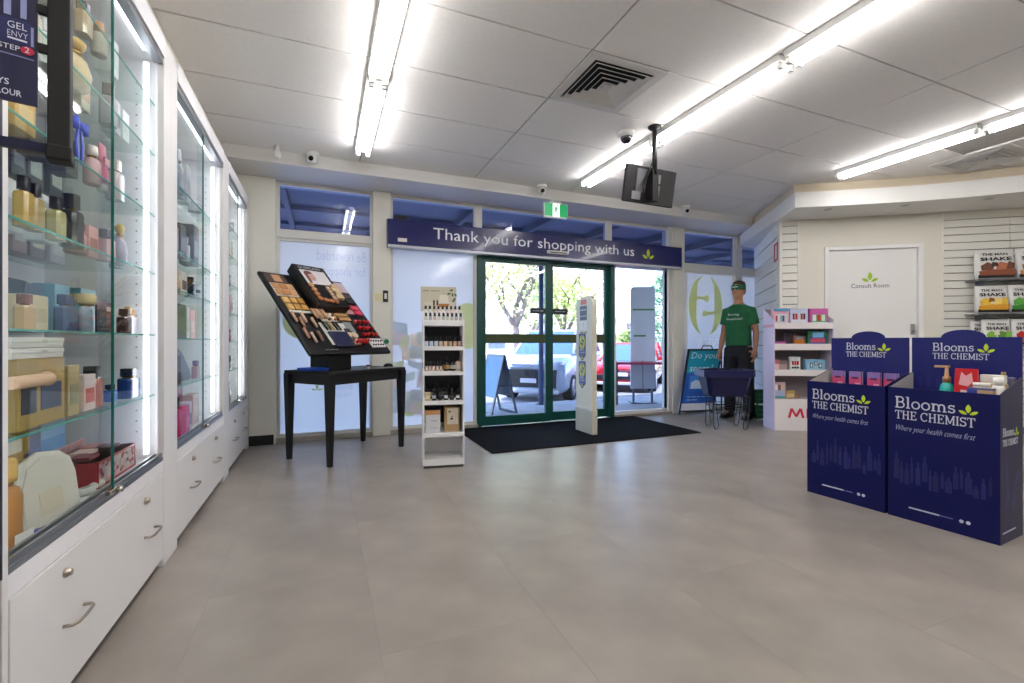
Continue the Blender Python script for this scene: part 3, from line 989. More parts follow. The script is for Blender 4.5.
# top shelf
shelf_row('top shelf, nearest cabinet', 2.181, [
    A('box', 'white carton', 1.80, .02, .09, .06, .16, ['#e8e4e0', '#cfc6bd']),
    A('bottle', 'pale clear perfume bottle', 1.93, 0, .075, .04, .15, ['#dcd8d2', '#b8b2aa', '#e6ddc8']),
    A('box', 'cream carton', 2.05, .03, .08, .05, .15, ['#e4dccb', '#b99b6b']),
    A('bottle', 'peach perfume bottle', 2.17, 0, .06, .04, .12, ['#e7c4a4', '#5b4650', '#e7b48c']),
    A('round', 'orange-capped round bottle', 2.30, 0, .06, .05, .13, ['#e9d7c4', '#d98f4e', '#e9c69e']),
    A('box', 'pearl white carton', 2.45, .03, .08, .06, .15, ['#efeceb', '#d9d3d0'])], G1)
shelf_row('second shelf down, nearest cabinet', 1.941, [
    A('box', 'white ribbon-fronted carton', 1.72, .03, .1, .06, .14, ['#dbd7d3', '#9a9490']),
    A('round', 'gold-capped round bottle', 1.83, 0, .07, .06, .15, ['#d9cbb0', '#c9a04a', '#d6bd86']),
    A('bottle', 'clear square bottle', 1.95, .02, .07, .045, .15, ['#dfe1e2', '#c8ccd0', '#e8e3da']),
    A('globe', 'large golden globe bottle', 2.10, 0, .17, .09, .19, ['#ddc796', '#d9b25c', '#d89f76']),
    A('box', 'orange-trimmed cream carton', 2.26, .05, .07, .05, .16, ['#ecdcc6', '#d08c4e', '#d8a56a']),
    A('bottle', 'grey-violet tall bottle with dark band', 2.385, 0, .06, .05, .17, ['#cfcad4', '#8a8076', '#7e7890']),
    A('box', 'slim navy-edged carton', 2.47, .02, .05, .05, .14, ['#c9c9d6', '#394067']),
    A('box', 'plain white carton', 2.54, .02, .07, .06, .13, ['#f0eff2', '#dcdbe0'])], G1)
shelf_row('third shelf down, nearest cabinet', 1.651, [
    A('box', 'yellow-gold carton', 1.75, .0, .1, .06, .12, ['#d7a64e', '#e3c485']),
    A('box', 'black carton', 1.86, .02, .09, .06, .16, ['#1c1c22', '#4a4a55']),
    A('box', 'black carton with a silver line', 1.985, .05, .09, .06, .19, ['#15151b', '#7d7d88', '#3c3c46']),
    A('bottle', 'smoky black square bottle', 2.03, 0, .07, .045, .14, ['#2e3138', '#16171c', '#25272e']),
    A('box', 'dark grey carton', 2.14, .05, .09, .06, .17, ['#2b2d33', '#9aa2a4']),
    A('round', 'pink heart-shaped round bottle', 2.24, 0, .07, .05, .15, ['#e4bcc2', '#e9dcd6', '#d2788a']),
    A('tube', 'tall rose-pink bottle-shaped tube', 2.33, .0, .065, .045, .19, ['#d86f86', '#ddd6d2', '#e7a4b2']),
    A('bottle', 'clear bottle with a red bow', 2.45, 0, .07, .05, .17, ['#eadfe2', '#e5e0df', '#cf4a5c'])], G1)
shelf_row('fourth shelf down, nearest cabinet', 1.376, [
    A('box', 'tall white carton behind gold bottles', 1.80, .06, .13, .06, .155, ['#e6e6e8', '#c9cbd4']),
    A('bottle', 'golden bottle with a black cap', 1.74, -.03, .045, .035, .145, ['#caa85a', '#141418', '#c79a45']),
    A('bottle', 'dark-windowed gold bottle with black cap', 1.79, -.03, .05, .035, .14, ['#c9b27a', '#18181c', '#5d5330']),
    A('bottle', 'yellow-green bottle with a small black cap', 1.935, -.02, .05, .04, .14, ['#c3bd83', '#1b1b1f', '#a8a05a']),
    A('box', 'white carton with silver top', 1.985, .04, .08, .05, .15, ['#e9e8ea', '#d3d2d6', '#b9b8bd']),
    A('bottle', 'tall black bottle with a copper collar', 2.06, -.01, .07, .05, .185, ['#2a2c31', '#15161b', '#1c1d22']),
    A('round', 'rose-brown round bottle', 2.19, .03, .1, .06, .12, ['#c98f8a', '#3b3036', '#9c5a52']),
    A('box', 'rose-pink carton', 2.27, .03, .08, .05, .12, ['#d8a3a0', '#a05c56']),
    A('bottle', 'blush bottle with dark heart', 2.36, .0, .065, .05, .13, ['#d7aaa6', '#4a3a3e', '#a5625a']),
    A('globe', 'mauve flared bottle with a gold ball cap', 2.47, -.01, .085, .05, .18, ['#b5adc0', '#d8bd6a', '#8f86a2']),
    A('bottle', 'slim blue-grey bottle', 2.55, .03, .05, .04, .15, ['#aab4cf', '#97a3c2', '#7e8cb8'])], G1)
shelf_row('fifth shelf down, nearest cabinet', 1.084, [
    A('bottle', 'small brown-capped gold bottle', 1.745, -.03, .05, .035, .1, ['#d0ae6e', '#7a4a30', '#c79d55']),
    A('box', 'pale gold carton', 1.83, -.0, .1, .05, .105, ['#cdbf92', '#b8a874']),
    A('box', 'dark teal carton', 1.90, .09, .12, .06, .16, ['#27353b', '#5e6f72']),
    A('box', 'slate blue carton', 1.99, .08, .1, .05, .155, ['#4d6173', '#3e4f60']),
    A('bottle', 'steel-blue square bottle with gold dot', 1.97, -.03, .08, .035, .12, ['#4a6486', '#35496a', '#6d8fc4']),
    A('box', 'pale turquoise carton', 2.10, .06, .1, .06, .165, ['#6fa5b8', '#85b6c6']),
    A('round', 'arched grey-blue bottle with a gold neck', 2.09, -.04, .1, .03, .135, ['#93a2b2', '#d6bf8a', '#44566a']),
    A('box', 'turquoise carton with gold band', 2.24, .04, .12, .06, .165, ['#5f94a0', '#7fb4c0', '#c2a25a']),
    A('box', 'black glossy carton', 2.34, .03, .09, .05, .14, ['#1f2127', '#4b4e58']),
    A('box', 'burgundy carton', 2.45, .05, .07, .05, .13, ['#6a2a36', '#a85a68', '#e7d6da']),
    A('bottle', 'dark brown tilted-stripe bottle', 2.455, -.03, .06, .04, .105, ['#4a2f33', '#3a2428', '#7a4650']),
    A('bottle', 'slim white and gold bottle', 2.53, -.02, .04, .035, .12, ['#e9e4de', '#d8b06a', '#e0ccb4']),
    A('bottle', 'violet bottle with an orange cap', 2.585, -.01, .05, .04, .11, ['#d8d0e2', '#d99a52', '#6f5f9a'])], G1)
shelf_row('sixth shelf down, nearest cabinet', .80, [
    A('box', 'large dull-gold gift carton with dark base', 1.72, .0, .1, .1, .2, ['#a98f4f', '#3b3d45']),
    A('box', 'wide gold gift carton with a navy base', 1.86, .01, .16, .1, .2, ['#b3944c', '#34405c']),
    A('box', 'tall slim gold carton', 2.0, -.01, .075, .06, .17, ['#b9a673', '#8e8a6c']),
    A('box', 'small brown-gold carton', 2.06, .01, .04, .06, .12, ['#b08f4a', '#c7ab6c']),
    A('bottle', 'clear bottle with dark grey cap', 2.11, .06, .06, .04, .17, ['#c9b7b0', '#3a3d45', '#b59a90']),
    A('box', 'white carton with red flowers', 2.13, -.01, .09, .05, .13, ['#e3cfcb', '#c95a50', '#e8dcd6']),
    A('bottle', 'coral square bottle with a black cap', 2.24, -.0, .09, .045, .155, ['#d98478', '#1d1c20', '#c95f52']),
    A('box', 'pale blue-white carton', 2.33, .04, .06, .05, .13, ['#d5dbea', '#b9c6e2']),
    A('bottle', 'small bright blue bottle', 2.40, .0, .05, .04, .07, ['#3d6fd0', '#1c2a55', '#2e63c8']),
    A('bottle', 'wide blue bottle with a navy cap', 2.535, -.02, .12, .05, .13, ['#27488f', '#0f1428', '#1f4aa0'])], G1)
rb = random.Random(12)
BACKS = [(2.181, 'top shelf', ['#c9b9a4', '#e3e0dc', '#7d5a4a', '#b9a06a', '#d9d4d0']),
         (1.941, 'second shelf down', ['#8a6a5a', '#d8cdb8', '#b58a4c', '#4a4250', '#c9c4c8']),
         (1.651, 'third shelf down', ['#16171c', '#2a2c36', '#101116', '#3a3440', '#1d2433']),
         (1.376, 'fourth shelf down', ['#3a2c2a', '#1b1c22', '#8f5a52', '#5a3a3a', '#b9a9b4']),
         (1.084, 'fifth shelf down', ['#1f2a30', '#34566a', '#20242c', '#4a2028', '#8a7a78']),
         (.80, 'sixth shelf down', ['#8a6f34', '#4a3a28', '#2c3038', '#a8543e', '#23345e'])]
TONE = {'#c9b9a4': 'tan', '#e3e0dc': 'white', '#7d5a4a': 'brown', '#b9a06a': 'gold', '#d9d4d0': 'pale grey', '#8a6a5a': 'brown', '#d8cdb8': 'cream', '#b58a4c': 'gold', '#4a4250': 'plum', '#c9c4c8': 'grey'}
for z, nm, cols in BACKS:
    for k, c_ in enumerate(cols):
        y = 1.98 + .125 * k + rb.uniform(-.01, .01)
        tone = TONE.get(c_, 'dark' if k != 4 or z == 1.651 else 'coloured')
        t = product('box', '%s carton in the back row, %s from left, %s, nearest cabinet' % (tone, ORD[k], nm), 'box', (-1.06, y, z + .0005), rb.uniform(.085, .11), rb.uniform(.06, .09), rb.uniform(.15, .205), [c_, rb.choice(['#c9b98a', '#8d8f98', '#d8d4cc', '#5a5a62'])], R(90), G1)
for k in range(2):
    o = thing('gift_box', ['white lidded gift box lying under the upper one, sixth shelf, nearest cabinet', 'white lidded gift box lying on top of another, sixth shelf, nearest cabinet'][k], 'box', (-.83, 1.79, 1.001 + .031 * k), R(90), G1)
    MB().box(-.14, -.055, 0, .13, .055, .022).build('tray', M('#dcd9d3', .5), o, bevel=.002)
    MB().box(-.142, -.057, .016, .132, .057, .03).build('lid', M('#e6e4de', .5), o, bevel=.002)
    MB((-.0, -.0575, .02), (1, 0, 0), (0, 0, 1)).prism(arc(.02, 0, .014, .005, 0, 360, 12)[:-1], 0, .001).build('printed_badge', M('#c9c6be', .5), o)
o = thing('paper_scroll', 'rolled pink-cream paper scroll in front of the gold gift cartons', 'scroll', (-.752, 1.60, .94), 0, None)
MB((0, 0, 0), (1, 0, 0), (0, 0, 1), (0, 1, 0)).lathe([(.016, 0), (.018, .01), (.018, .15), (.022, .17)], n=16).build('roll', M('#e3bfa0', .5), o)
MB((0, .17, 0), (1, 0, 0), (0, 0, 1), (0, 1, 0)).lathe([(.014, -.002), (.013, .002)], n=14).build('roll_end', M('#f0e0c6', .5), o)
# floor of the cabinet
shelf_row('bottom deck, nearest cabinet', .496, [
    A('round', 'big amber cologne bottle with gold cap', 1.66, -.025, .1, .07, .24, ['#c98a3c', '#c9a04a', '#b5651f']),
    A('box', 'cream carton with gold collar print', 1.74, .04, .1, .09, .27, ['#ded8c4', '#d9d2bb', '#b69448']),
    A('round', 'tall frosted bottle with wide gold neck', 1.89, .06, .12, .1, .28, ['#dfdcd0', '#c6ab62', '#dcd8ca']),
    A('box', 'royal blue carton', 2.03, .03, .07, .06, .13, ['#23309c', '#3d4cc0']),
    A('box', 'navy carton behind red floral gift box', 2.24, .2, .1, .06, .25, ['#1f2a66', '#3b4a90'])], G1)
o = thing('gift_set', 'wide pale blue boxed set standing at the back of the bottom deck', 'box', (-1.09, 2.36, .4965), R(90), G1)
MB().box(-.28, -.03, 0, .28, .03, .27).build('carton', M('#5d94c4', .5), o)
MB().box(-.27, -.0315, .15, .27, -.0305, .24).build('printed_band', M('#8ab4d6', .5), o)
# lid leaning on the glass
o = thing('plastic_lid', 'rounded white plastic case leaning behind the glass of the bottom deck', 'case', (-.775, 1.835, .497), R(84), G1)
pl_ = [(x * 1.2, z * 1.25) for x, z in [(-.115, 0), (.115, 0), (.115, .10), (.1, .14), (.06, .165), (-.02, .178), (-.08, .16), (-.108, .11)]]
MB((0, 0, 0), (1, 0, 0), (0, .12, 1)).prism(pl_, -.0, .012).build('shell', M('#dedcd2', .25), o, bevel=.004)
MB((0, 0, 0), (1, 0, 0), (0, .12, 1)).prism([(x * .82, .015 + z * .84) for x, z in pl_], .0125, .015).build('inner_panel', M('#d3cfc2', .3), o)
MB((0, 0, 0), (1, 0, 0), (0, .12, 1)).prism([(-.05, .03), (.05, .03), (.05, .1), (-.05, .1)], .0155, .0165).build('paper_label', M('#cfc6ad', .5), o)
o = thing('tester_vial', 'small blue-capped tester vial lying by the amber bottle', 'vial', (-.748, 1.66, .512), R(82), G1)
MB((0, 0, 0), (0, 1, 0), (0, 0, 1), (1, 0, 0)).lathe([(.013, 0), (.013, .045)], n=14).build('cap', M('#23359c', .35), o)
MB((0, 0, 0), (0, 1, 0), (0, 0, 1), (1, 0, 0)).lathe([(.010, .045), (.010, .07), (.004, .075)], n=14).build('nozzle', CHROME, o)
tag(MB().box(-.03, -.001, 0, .03, .001, .045).build('price_card', M('#e8e6e0', .5), loc=(-.738, 1.63, .4965), rz=R(80)), 'white price card in front of the amber bottle', 'card')
# red floral gift box
o = thing('floral_gift_box', 'red and white floral gift box with open lid on the bottom deck', 'box', (-.87, 2.36, .4965), R(90), G1)
MB().box(-.18, -.09, 0, .18, .09, .10).build('carton', M('#c9b9b4', .5, noise=.35, nscale=40), o)
for z in (0, .092):
    MB().box(-.183, -.093, z, .183, .093, z + .008).build('red_rim', M('#a81f2b', .4), o)
for s in (-1, 1):
    MB().box(s * .181 - .003, -.093, .008, s * .181 + .003, .093, .092).build('red_edge', M('#a81f2b', .4), o)
mb = MB()
rr = random.Random(5)
for k in range(26):
    a = rr.uniform(-.165, .165); z = rr.uniform(.015, .085)
    mb.prism([(a + .012 * math.cos(q), -.0905 - 0) for q in ()] or [(a - .01, -.0925), (a + .01, -.0925), (a + .006, -.0905), (a - .006, -.0905)], z, z + rr.uniform(.008, .018))
mb.build('printed_flowers', M('#9c2434', .5), o)['kind'] = 'stuff'
MB((-.18, .09, .1), (1, 0, 0), (0, -.25, 1)).box(0, 0, -.006, .36, .035, 0).build('lid', M('#b9868a', .45, noise=.3, nscale=40), o)
for k, (a, b, c_) in enumerate(((-.1, -.02, '#8c3a44'), (.0, .02, '#d8b5b0'), (.1, -.02, '#5c2a30'), (.12, .04, '#c9898a'))):
    MB().box(a - .045, b - .03, .1, a + .045, b + .03, .112).build('sample_packet', M(c_, .5), o)
for k, (y, c_, nm) in enumerate(((2.08, '#cfd0c9', 'silver'), (2.17, '#d8d3c4', 'cream'), (2.26, '#d9968a', 'pink'))):
    o = thing('soap_bar', '%s oval soap lying in front of the floral gift box' % nm, 'soap', (-.79, y + .03, .4965), R(70 + 15 * k), G1)
    MB().lathe([(.02, 0), (.034, .008), (.034, .02), (.024, .028)], n=18, sy=.6).build('bar', M(c_, .3), o)
    MB().lathe([(.02, .028), (.018, .03)], n=14, sy=.5).build('stamp', M('#8d8a84', .4), o)
# blue satin bow
o = thing('ribbon_bow', 'bright blue satin bow with long tails, third shelf down, nearest cabinet', 'bow', (-.765, 2.0, 1.652), R(90), G1)
bm = M('#3d56d8', .3)
mb = MB((0, 0, .13), (1, 0, 0), (0, 0, 1), (0, -1, 0))
for s in (-1, 1):
    mb.loft([[(s * .004, -.008, -.004), (s * .004, .008, -.004), (s * .004, .008, .004), (s * .004, -.008, .004)], [(s * .035, -.022, -.012), (s * .035, .022, -.012), (s * .035, .022, .012), (s * .035, -.022, .012)], [(s * .055, -.012, -.004), (s * .055, .014, -.004), (s * .055, .014, .004), (s * .055, -.012, .004)]])
    mb.loft([[(s * .002, 0, -.002), (s * .014, 0, -.002), (s * .014, 0, .002), (s * .002, 0, .002)], [(s * .012, -.06, -.002), (s * .03, -.06, -.002), (s * .03, -.06, .002), (s * .012, -.06, .002)], [(s * .004, -.125, -.002), (s * .022, -.128, -.002), (s * .022, -.128, .002), (s * .004, -.125, .002)]])
mb.build('loops', bm, o)
MB().lathe([(.010, .118), (.013, .13), (.010, .142)], n=12).build('knot', bm, o)
# grey dome behind the fifth shelf
# ---- middle cabinet
G2 = 'goods in the middle glass cabinet'
def row2(where, z, items, X=-.80):
    shelf_row(where, z, items, G2, X)
row2('top glass shelf, middle cabinet', 1.924, [
    A('box', 'slim bright blue carton', 3.14, 0, .06, .06, .26, ['#2f6fb6', '#5d9ad2']),
    A('round', 'silver-grey tall cylinder bottle', 3.28, 0, .07, .06, .27, ['#a9aeb8', '#d5d7dc', '#8f949e']),
    A('round', 'pale grey tall cylinder bottle', 3.37, .02, .07, .06, .26, ['#b9bec8', '#e1e2e6', '#9da2ac']),
    A('box', 'pearl grey carton', 3.48, .02, .09, .06, .24, ['#c6c8cf', '#a9acb6']),
    A('jar', 'white lidded jar', 3.68, 0, .08, .08, .07, ['#dddde2', '#f0f0f2'])])
row2('second glass shelf down, middle cabinet', 1.554, [
    A('box', 'brown-grey fabric carton', 3.16, .02, .12, .08, .16, ['#6f655f', '#9a8f88']),
    A('box', 'black folded carton', 3.32, .02, .13, .08, .2, ['#25262b', '#6b6f7a']),
    A('bottle', 'clear bottle with grey cap', 3.45, 0, .05, .04, .15, ['#cfd2d8', '#7a7d86', '#c3bdb6']),
    A('pack', 'dark angled gift bag', 3.62, .02, .14, .08, .26, ['#3a3d48', '#8b90a0'])])
row2('third glass shelf down, middle cabinet', 1.338, [
    A('pack', 'cream brush set pack', 3.15, .02, .12, .06, .11, ['#d6c8ae', '#7a6a55']),
    A('tube', 'tan cosmetic tube', 3.27, 0, .05, .04, .14, ['#c8a583', '#3b332e', '#e3d2bd']),
    A('pack', 'black and white brush set pack', 3.38, .02, .13, .06, .14, ['#d9d6d2', '#1e1e22']),
    A('bottle', 'dark teal bottle', 3.55, 0, .07, .05, .13, ['#2a3f47', '#14181d', '#24343b']),
    A('jar', 'white jar with a black lid', 3.68, 0, .06, .06, .06, ['#e4e4e8', '#1e1f25'])])
row2('fourth glass shelf down, middle cabinet', 1.069, [
    A('box', 'big olive green carton', 3.2, .0, .22, .07, .2, ['#4a563c', '#5d6a4c']),
    A('box', 'white narrow carton', 3.36, .0, .06, .07, .19, ['#eceaea', '#d2d0d0']),
    A('bottle', 'small pink-topped white bottle', 3.47, 0, .06, .04, .17, ['#ece3e4', '#e5688a', '#e8d5da']),
    A('box', 'soft pink carton', 3.62, .03, .12, .06, .19, ['#e7a9b8', '#f0cdd6'])])
row2('fifth glass shelf down, middle cabinet', .80, [
    A('box', 'black square carton', 3.13, 0, .1, .08, .17, ['#17171b', '#3a3a42']),
    A('bottle', 'rose perfume bottle', 3.70, 0, .06, .04, .12, ['#dcb4c4', '#8d6f9a', '#c98aa8'])])
o = thing('cloth_bag', 'grey-blue soft cloth bag on the fifth shelf, middle cabinet', 'bag', (-.86, 3.44, .8005), R(90), G2)
mb = MB()
mb.loft([[(-.17, -.05, 0), (.17, -.05, 0), (.17, .05, 0), (-.17, .05, 0)], [(-.15, -.055, .06), (.15, -.055, .06), (.15, .055, .06), (-.15, .055, .06)], [(-.11, -.03, .17), (.08, -.03, .17), (.08, .03, .17), (-.11, .03, .17)], [(-.07, -.012, .22), (.03, -.012, .215), (.03, .012, .215), (-.07, .012, .22)]], sm=False)
mb.build('bag_body', M('#7f8699', .7), o, bevel=.012)
MB().tube([(-.06, 0, .215), (-.04, 0, .25), (.0, 0, .25), (.02, 0, .212)], .006, 8).build('bag_handle', M('#6c7388', .7), o)
row2('bottom deck, middle cabinet', .496, [
    A('bottle', 'magenta bottle with a black pump', 3.10, -.03, .07, .05, .24, ['#c51f68', '#1a1a1e', '#b5165a']),
    A('box', 'tall magenta gift carton', 3.2, .06, .16, .08, .28, ['#b02568', '#d65a94']),
    A('box', 'bright pink carton', 3.28, -.02, .08, .06, .17, ['#d63c7c', '#e982ae']),
    A('box', 'lilac and white carton', 3.39, -.01, .07, .06, .18, ['#d8cfe0', '#a08ab8']),
    A('box', 'plum gift carton', 3.55, .1, .26, .06, .28, ['#9a4a86', '#b873a6']),
    A('box', 'orange-beige gift carton', 3.66, .02, .16, .06, .2, ['#c9a497', '#d8bcb0'])])
G3 = 'goods in the farthest glass cabinet'
for n, (z, its) in enumerate(((2.05, [('box', 'slate carton', '#7c8498', '#a3a9ba', .16), ('bottle', 'pale blue bottle', '#b9c3d8', '#8e99b4', .15), ('jar', 'white jar', '#e3e4ea', '#c9cbd4', .08)]),
        (1.80, [('bottle', 'teal bottle', '#6d9aa8', '#4a6f80', .16), ('box', 'grey-white carton', '#d2d4dc', '#aab0be', .15), ('box', 'cream carton', '#e3ddd2', '#bfb39f', .16)]),
        (1.55, [('box', 'blue-capped carton', '#7ea6cc', '#3f74b4', .1), ('bottle', 'white pump bottle', '#e8e8ee', '#ffffff', .2), ('tube', 'silver tube', '#c6c9d2', '#9ba1b0', .14)]),
        (1.30, [('bottle', 'coral bottle with red cap', '#d08a80', '#b6473f', .2), ('box', 'grey mesh carton', '#8b8f98', '#6a6e78', .1), ('box', 'pale pink carton', '#eec9d2', '#d99aac', .17)]),
        (1.05, [('pack', 'white and black pack', '#e9e7ea', '#2d2d33', .18), ('box', 'hot pink carton', '#e06a9c', '#f0a8c6', .2), ('tube', 'pink tube', '#eaa6c0', '#d1618f', .15)]),
        (.80, [('polish', 'clear nail bottle', '#d7d3d8', '#2e2e36', .12), ('polish', 'grey nail bottle', '#bdb9c2', '#2a2a32', .12), ('polish', 'silver nail bottle', '#cfd0d8', '#33343c', .12), ('polish', 'pearl nail bottle', '#e3dfe4', '#2c2c34', .12)]),
        (.496, [('tube', 'plum lipstick tube', '#8d5a70', '#4f3340', .14), ('tube', 'brown lipstick tube', '#a4786a', '#5b4038', .15), ('bottle', 'rose bottle', '#c9a0a8', '#7f5560', .2), ('bottle', 'orange-capped bottle', '#e0d2cc', '#d8843f', .17)]))):
    step = .62 / len(its)
    shelf_row(['top shelf', 'second shelf down', 'third shelf down', 'fourth shelf down', 'fifth shelf down', 'sixth shelf down', 'bottom deck'][n] + ', farthest cabinet', z,
              [A(k, look, 4.40 + step * i, .0 + .02 * (i % 2), .09, .06, h, [a, b]) for i, (k, look, a, b, h) in enumerate(its)], G3, X=-.795)

# ---------------------------------------------------------------- nail polish stand at the left edge
NV = M('#14163f', .5)
st = thing('nail_polish_stand', 'dark navy nail colour stand at the left edge, before the first cabinet', 'stand', (-.72, 1.19, 0), 0)
MB().box(-.42, -.3, .46, .0, .238, .50).build('base', DRAWER, st)
MB().box(-.42, .228, .50, .035, .238, 1.92).build('side_panel', M('#15162c', .4), st)
MB().box(-.44, -.3, .50, -.42, .238, 1.92).build('back_panel', NV, st)
MB().box(-.42, -.3, 1.88, .045, .15, 1.92).build('top_panel', NV, st)
for z in (.8, 1.1, 1.4, 1.65):
    MB().box(-.42, -.28, z, .03, .15, z + .015).build('shelf', NV, st)
MB().box(-.44, -.3, 0, .03, .238, .46).build('drawer_base', DRAWER, st)
# hanging poster in its black bracket
PZ = 1.44
po = thing('nail_colour_poster', 'navy nail polish poster reading GEL ENVY in a black bracket, top left', 'poster', (-.436, 1.0, PZ - .002), R(15))
MB().box(-.25, -.003, 0, 0, .003, .36).build('poster_board', M('#171a44', .35), po)
pw = M('#dfe2f2', .5)
text('GEL', pw, po, (-.034, -.004, .117), h=.011, w=.022)
text('ENVY', pw, po, (-.034, -.004, .104), h=.009, w=.023, bold=-.01)
MB((0, -.004, 0), (1, 0, 0), (0, 0, 1)).ribbon([(-.034, .101), (-.012, .100)], .0025).build('printed_line', pw, po)
text('STEP', pw, po, (-.044, -.004, .082), h=.008, w=.024)
MB((0, -.004, 0), (1, 0, 0), (0, 0, 1)).prism(arc(-.0115, .086, .008, .0065, 0, 360, 18)[:-1], 0, .001).build('red_spot', M('#d8234f', .5), po)
text('2', pw, po, (-.0145, -.0055, .082), h=.009)
MB((0, -.004, 0), (1, 0, 0), (0, 0, 1)).ribbon([(-.05, .075), (-.004, .073)], .002).build('printed_line', M('#7d82b4', .5), po)
text('14 DAYS', pw, po, (-.078, -.004, .024), h=.010, w=.046, bold=.012)
text('OF COLOUR', pw, po, (-.078, -.004, .008), h=.010, w=.060, bold=.012)
gl = M('#262b66', .3)
MB((0, -.004, 0), (1, 0, 0), (0, 0, 1)).prism([(-.047, .094), (-.004, .093), (-.004, .128), (-.013, .134), (-.035, .135), (-.047, .130)], -.0012, -.0002).build('printed_bottle', gl, po)
hi = M('#9aa0d2', .4)
MB((0, -.004, 0), (1, 0, 0), (0, 0, 1)).ribbon([(-.0455, .096), (-.045, .128)], .003).ribbon([(-.006, .095), (-.006, .126)], .003).ribbon([(-.034, .137), (-.033, .3)], .008).ribbon([(-.016, .137), (-.015, .3)], .007).build('printed_highlight', hi, po)
BK = M('#040405', .6)
MB().box(.012, -.012, -.075, .040, .02, .29).build('bracket_bar', BK, po, bevel=.002)
MB().box(.010, -.015, -.085, .042, .022, -.06).build('bracket_foot', BK, po, bevel=.003)
for z in (.092, .156):
    MB().box(-.002, -.005, z, .014, .005, z + .013).build('bracket_clip', BK, po)
MB().box(-.30, -.006, -.075, .012, .006, -.060).build('bracket_arm', M('#10143c', .35), po)
# ================================================================ tester table
TB = M('#070708', .45)
ta = R(38.5)
t = thing('tester_table', 'black wooden table with tapered legs carrying the make-up tester display', 'table', (.222, 4.60, 0), ta)
TW, TD, TH = .458, .296, .795
MB().box(-TW, -TD, TH - .028, TW, TD, TH).build('tabletop', TB, t, bevel=.003)
MB().box(-TW + .03, -TD + .03, TH - .115, TW - .03, -TD + .05, TH - .028).box(-TW + .03, TD - .05, TH - .115, TW - .03, TD - .03, TH - .028).box(-TW + .03, -TD + .05, TH - .115, -TW + .05, TD - .05, TH - .028).box(TW - .05, -TD + .05, TH - .115, TW - .03, TD - .05, TH - .028).build('apron', TB, t)
for sx in (-1, 1):
    for sy in (-1, 1):
        mb = MB()
        x, y = sx * (TW - .03), sy * (TD - .03)
        def sq(cx, cy, a, z):
            return [(cx - a, cy - a, z), (cx + a, cy - a, z), (cx + a, cy + a, z), (cx - a, cy + a, z)]
        mb.loft([sq(x, y, .018, 0), sq(x, y, .034, TH - .028)], sm=False)
        mb.build('leg', TB, t)
# tester display: sloping black panel on a block
d = thing('tester_display', 'sloping black make-up tester display on the black table', 'display', (.222, 4.58, TH), ta)
DK = M('#070708', .4)
MB().box(-.27, -.06, 0, -.02, .19, .15).build('base_block', DK, d, bevel=.003)
PO = Vector((-.60, -.25, .948 - TH)); PV = Vector((0, .70, .722)).normalized(); PU = Vector((1, 0, 0))
PN = PU.cross(PV)          # outward, towards the room and up
PWI, PLE = .90, 1.005
MB(PO, PU, PV).box(0, 0, -.03, PWI, PLE, 0).build('sloping_panel', DK, d, bevel=.004)
MB((0, 0, 0)).box(-.26, .12, .14, -.03, .22, .42).build('panel_support', DK, d)
def pbox(name, s0, t0, s1, t1, h, mat, z=0, bevel=0, parent=None):
    return MB(PO, PU, PV).box(s0 * PWI, t0 * PLE, z, s1 * PWI, t1 * PLE, z + h).build(name, mat, parent or d, bevel=bevel)
# raised centre column with header
MB(PO, PU, PV).box(.30, .50, 0, .645, 1.06, .10).build('header_box', M('#08080a', .4), d, bevel=.004)
HZ = .1005
text('GUERLAIN', M('#cfcfd2', .4), d, PO + PU * .345 + PV * 1.005 + PN * (HZ + .001), (PU, PV), h=.032, w=.235)
MB(PO, PU, PV).box(.335, .79, HZ - .001, .61, .985, HZ + .003).build('photo_card', M('#d7d2d6', .4), d)
FACE = M('#c99a92', .5); HAIR = M('#6d4038', .6)
MB(PO, PU, PV).frame(PO + PN * (HZ + .003), PU, PV).prism(arc(.425, .89, .04, .06, 0, 360, 16)[:-1], 0, .001).build('printed_portrait', FACE, d)
MB(PO + PN * (HZ + .003), PU, PV).prism(arc(.41, .925, .05, .045, 20, 200, 10), .0012, .002).prism([(.365, .8), (.395, .8), (.39, .93), (.362, .93)], .0012, .002).build('printed_hair', HAIR, d)
MB(PO + PN * (HZ + .003), PU, PV).prism(arc(.43, .86, .01, .006, 0, 360, 10)[:-1], .0012, .002).build('printed_lips', M('#a8303c', .5), d)
# left leaf: photo and pans of powder
pbox('photo_card', .03, .87, .25, .985, .004, M('#4c3a33', .5))
pbox('printed_portrait', .11, .88, .2, .97, .005, M('#b98d6b', .5))
pbox('tray', .04, .69, .28, .855, .006, M('#d6cabb', .5))
for k in range(6):
    pbox('shade_pan', .05 + .075 * (k % 3), .70 + .078 * (k // 3), .115 + .075 * (k % 3), .765 + .078 * (k // 3), .014, M(['#c08f5f', '#b98352', '#c79a70', '#bd8a5c', '#a8744a', '#c49367'][k], .4))
for k in range(6):
    pbox('shade_pan', .06 + .08 * (k % 3), .515 + .085 * (k // 3), .125 + .08 * (k % 3), .58 + .085 * (k // 3), .016, M(['#c99f5e', '#bb8c48', '#c69650', '#d2a868', '#c4954f', '#b5863f'][k], .35))
pbox('price_strip', .06, .485, .33, .507, .008, M('#d9d6d0', .5))
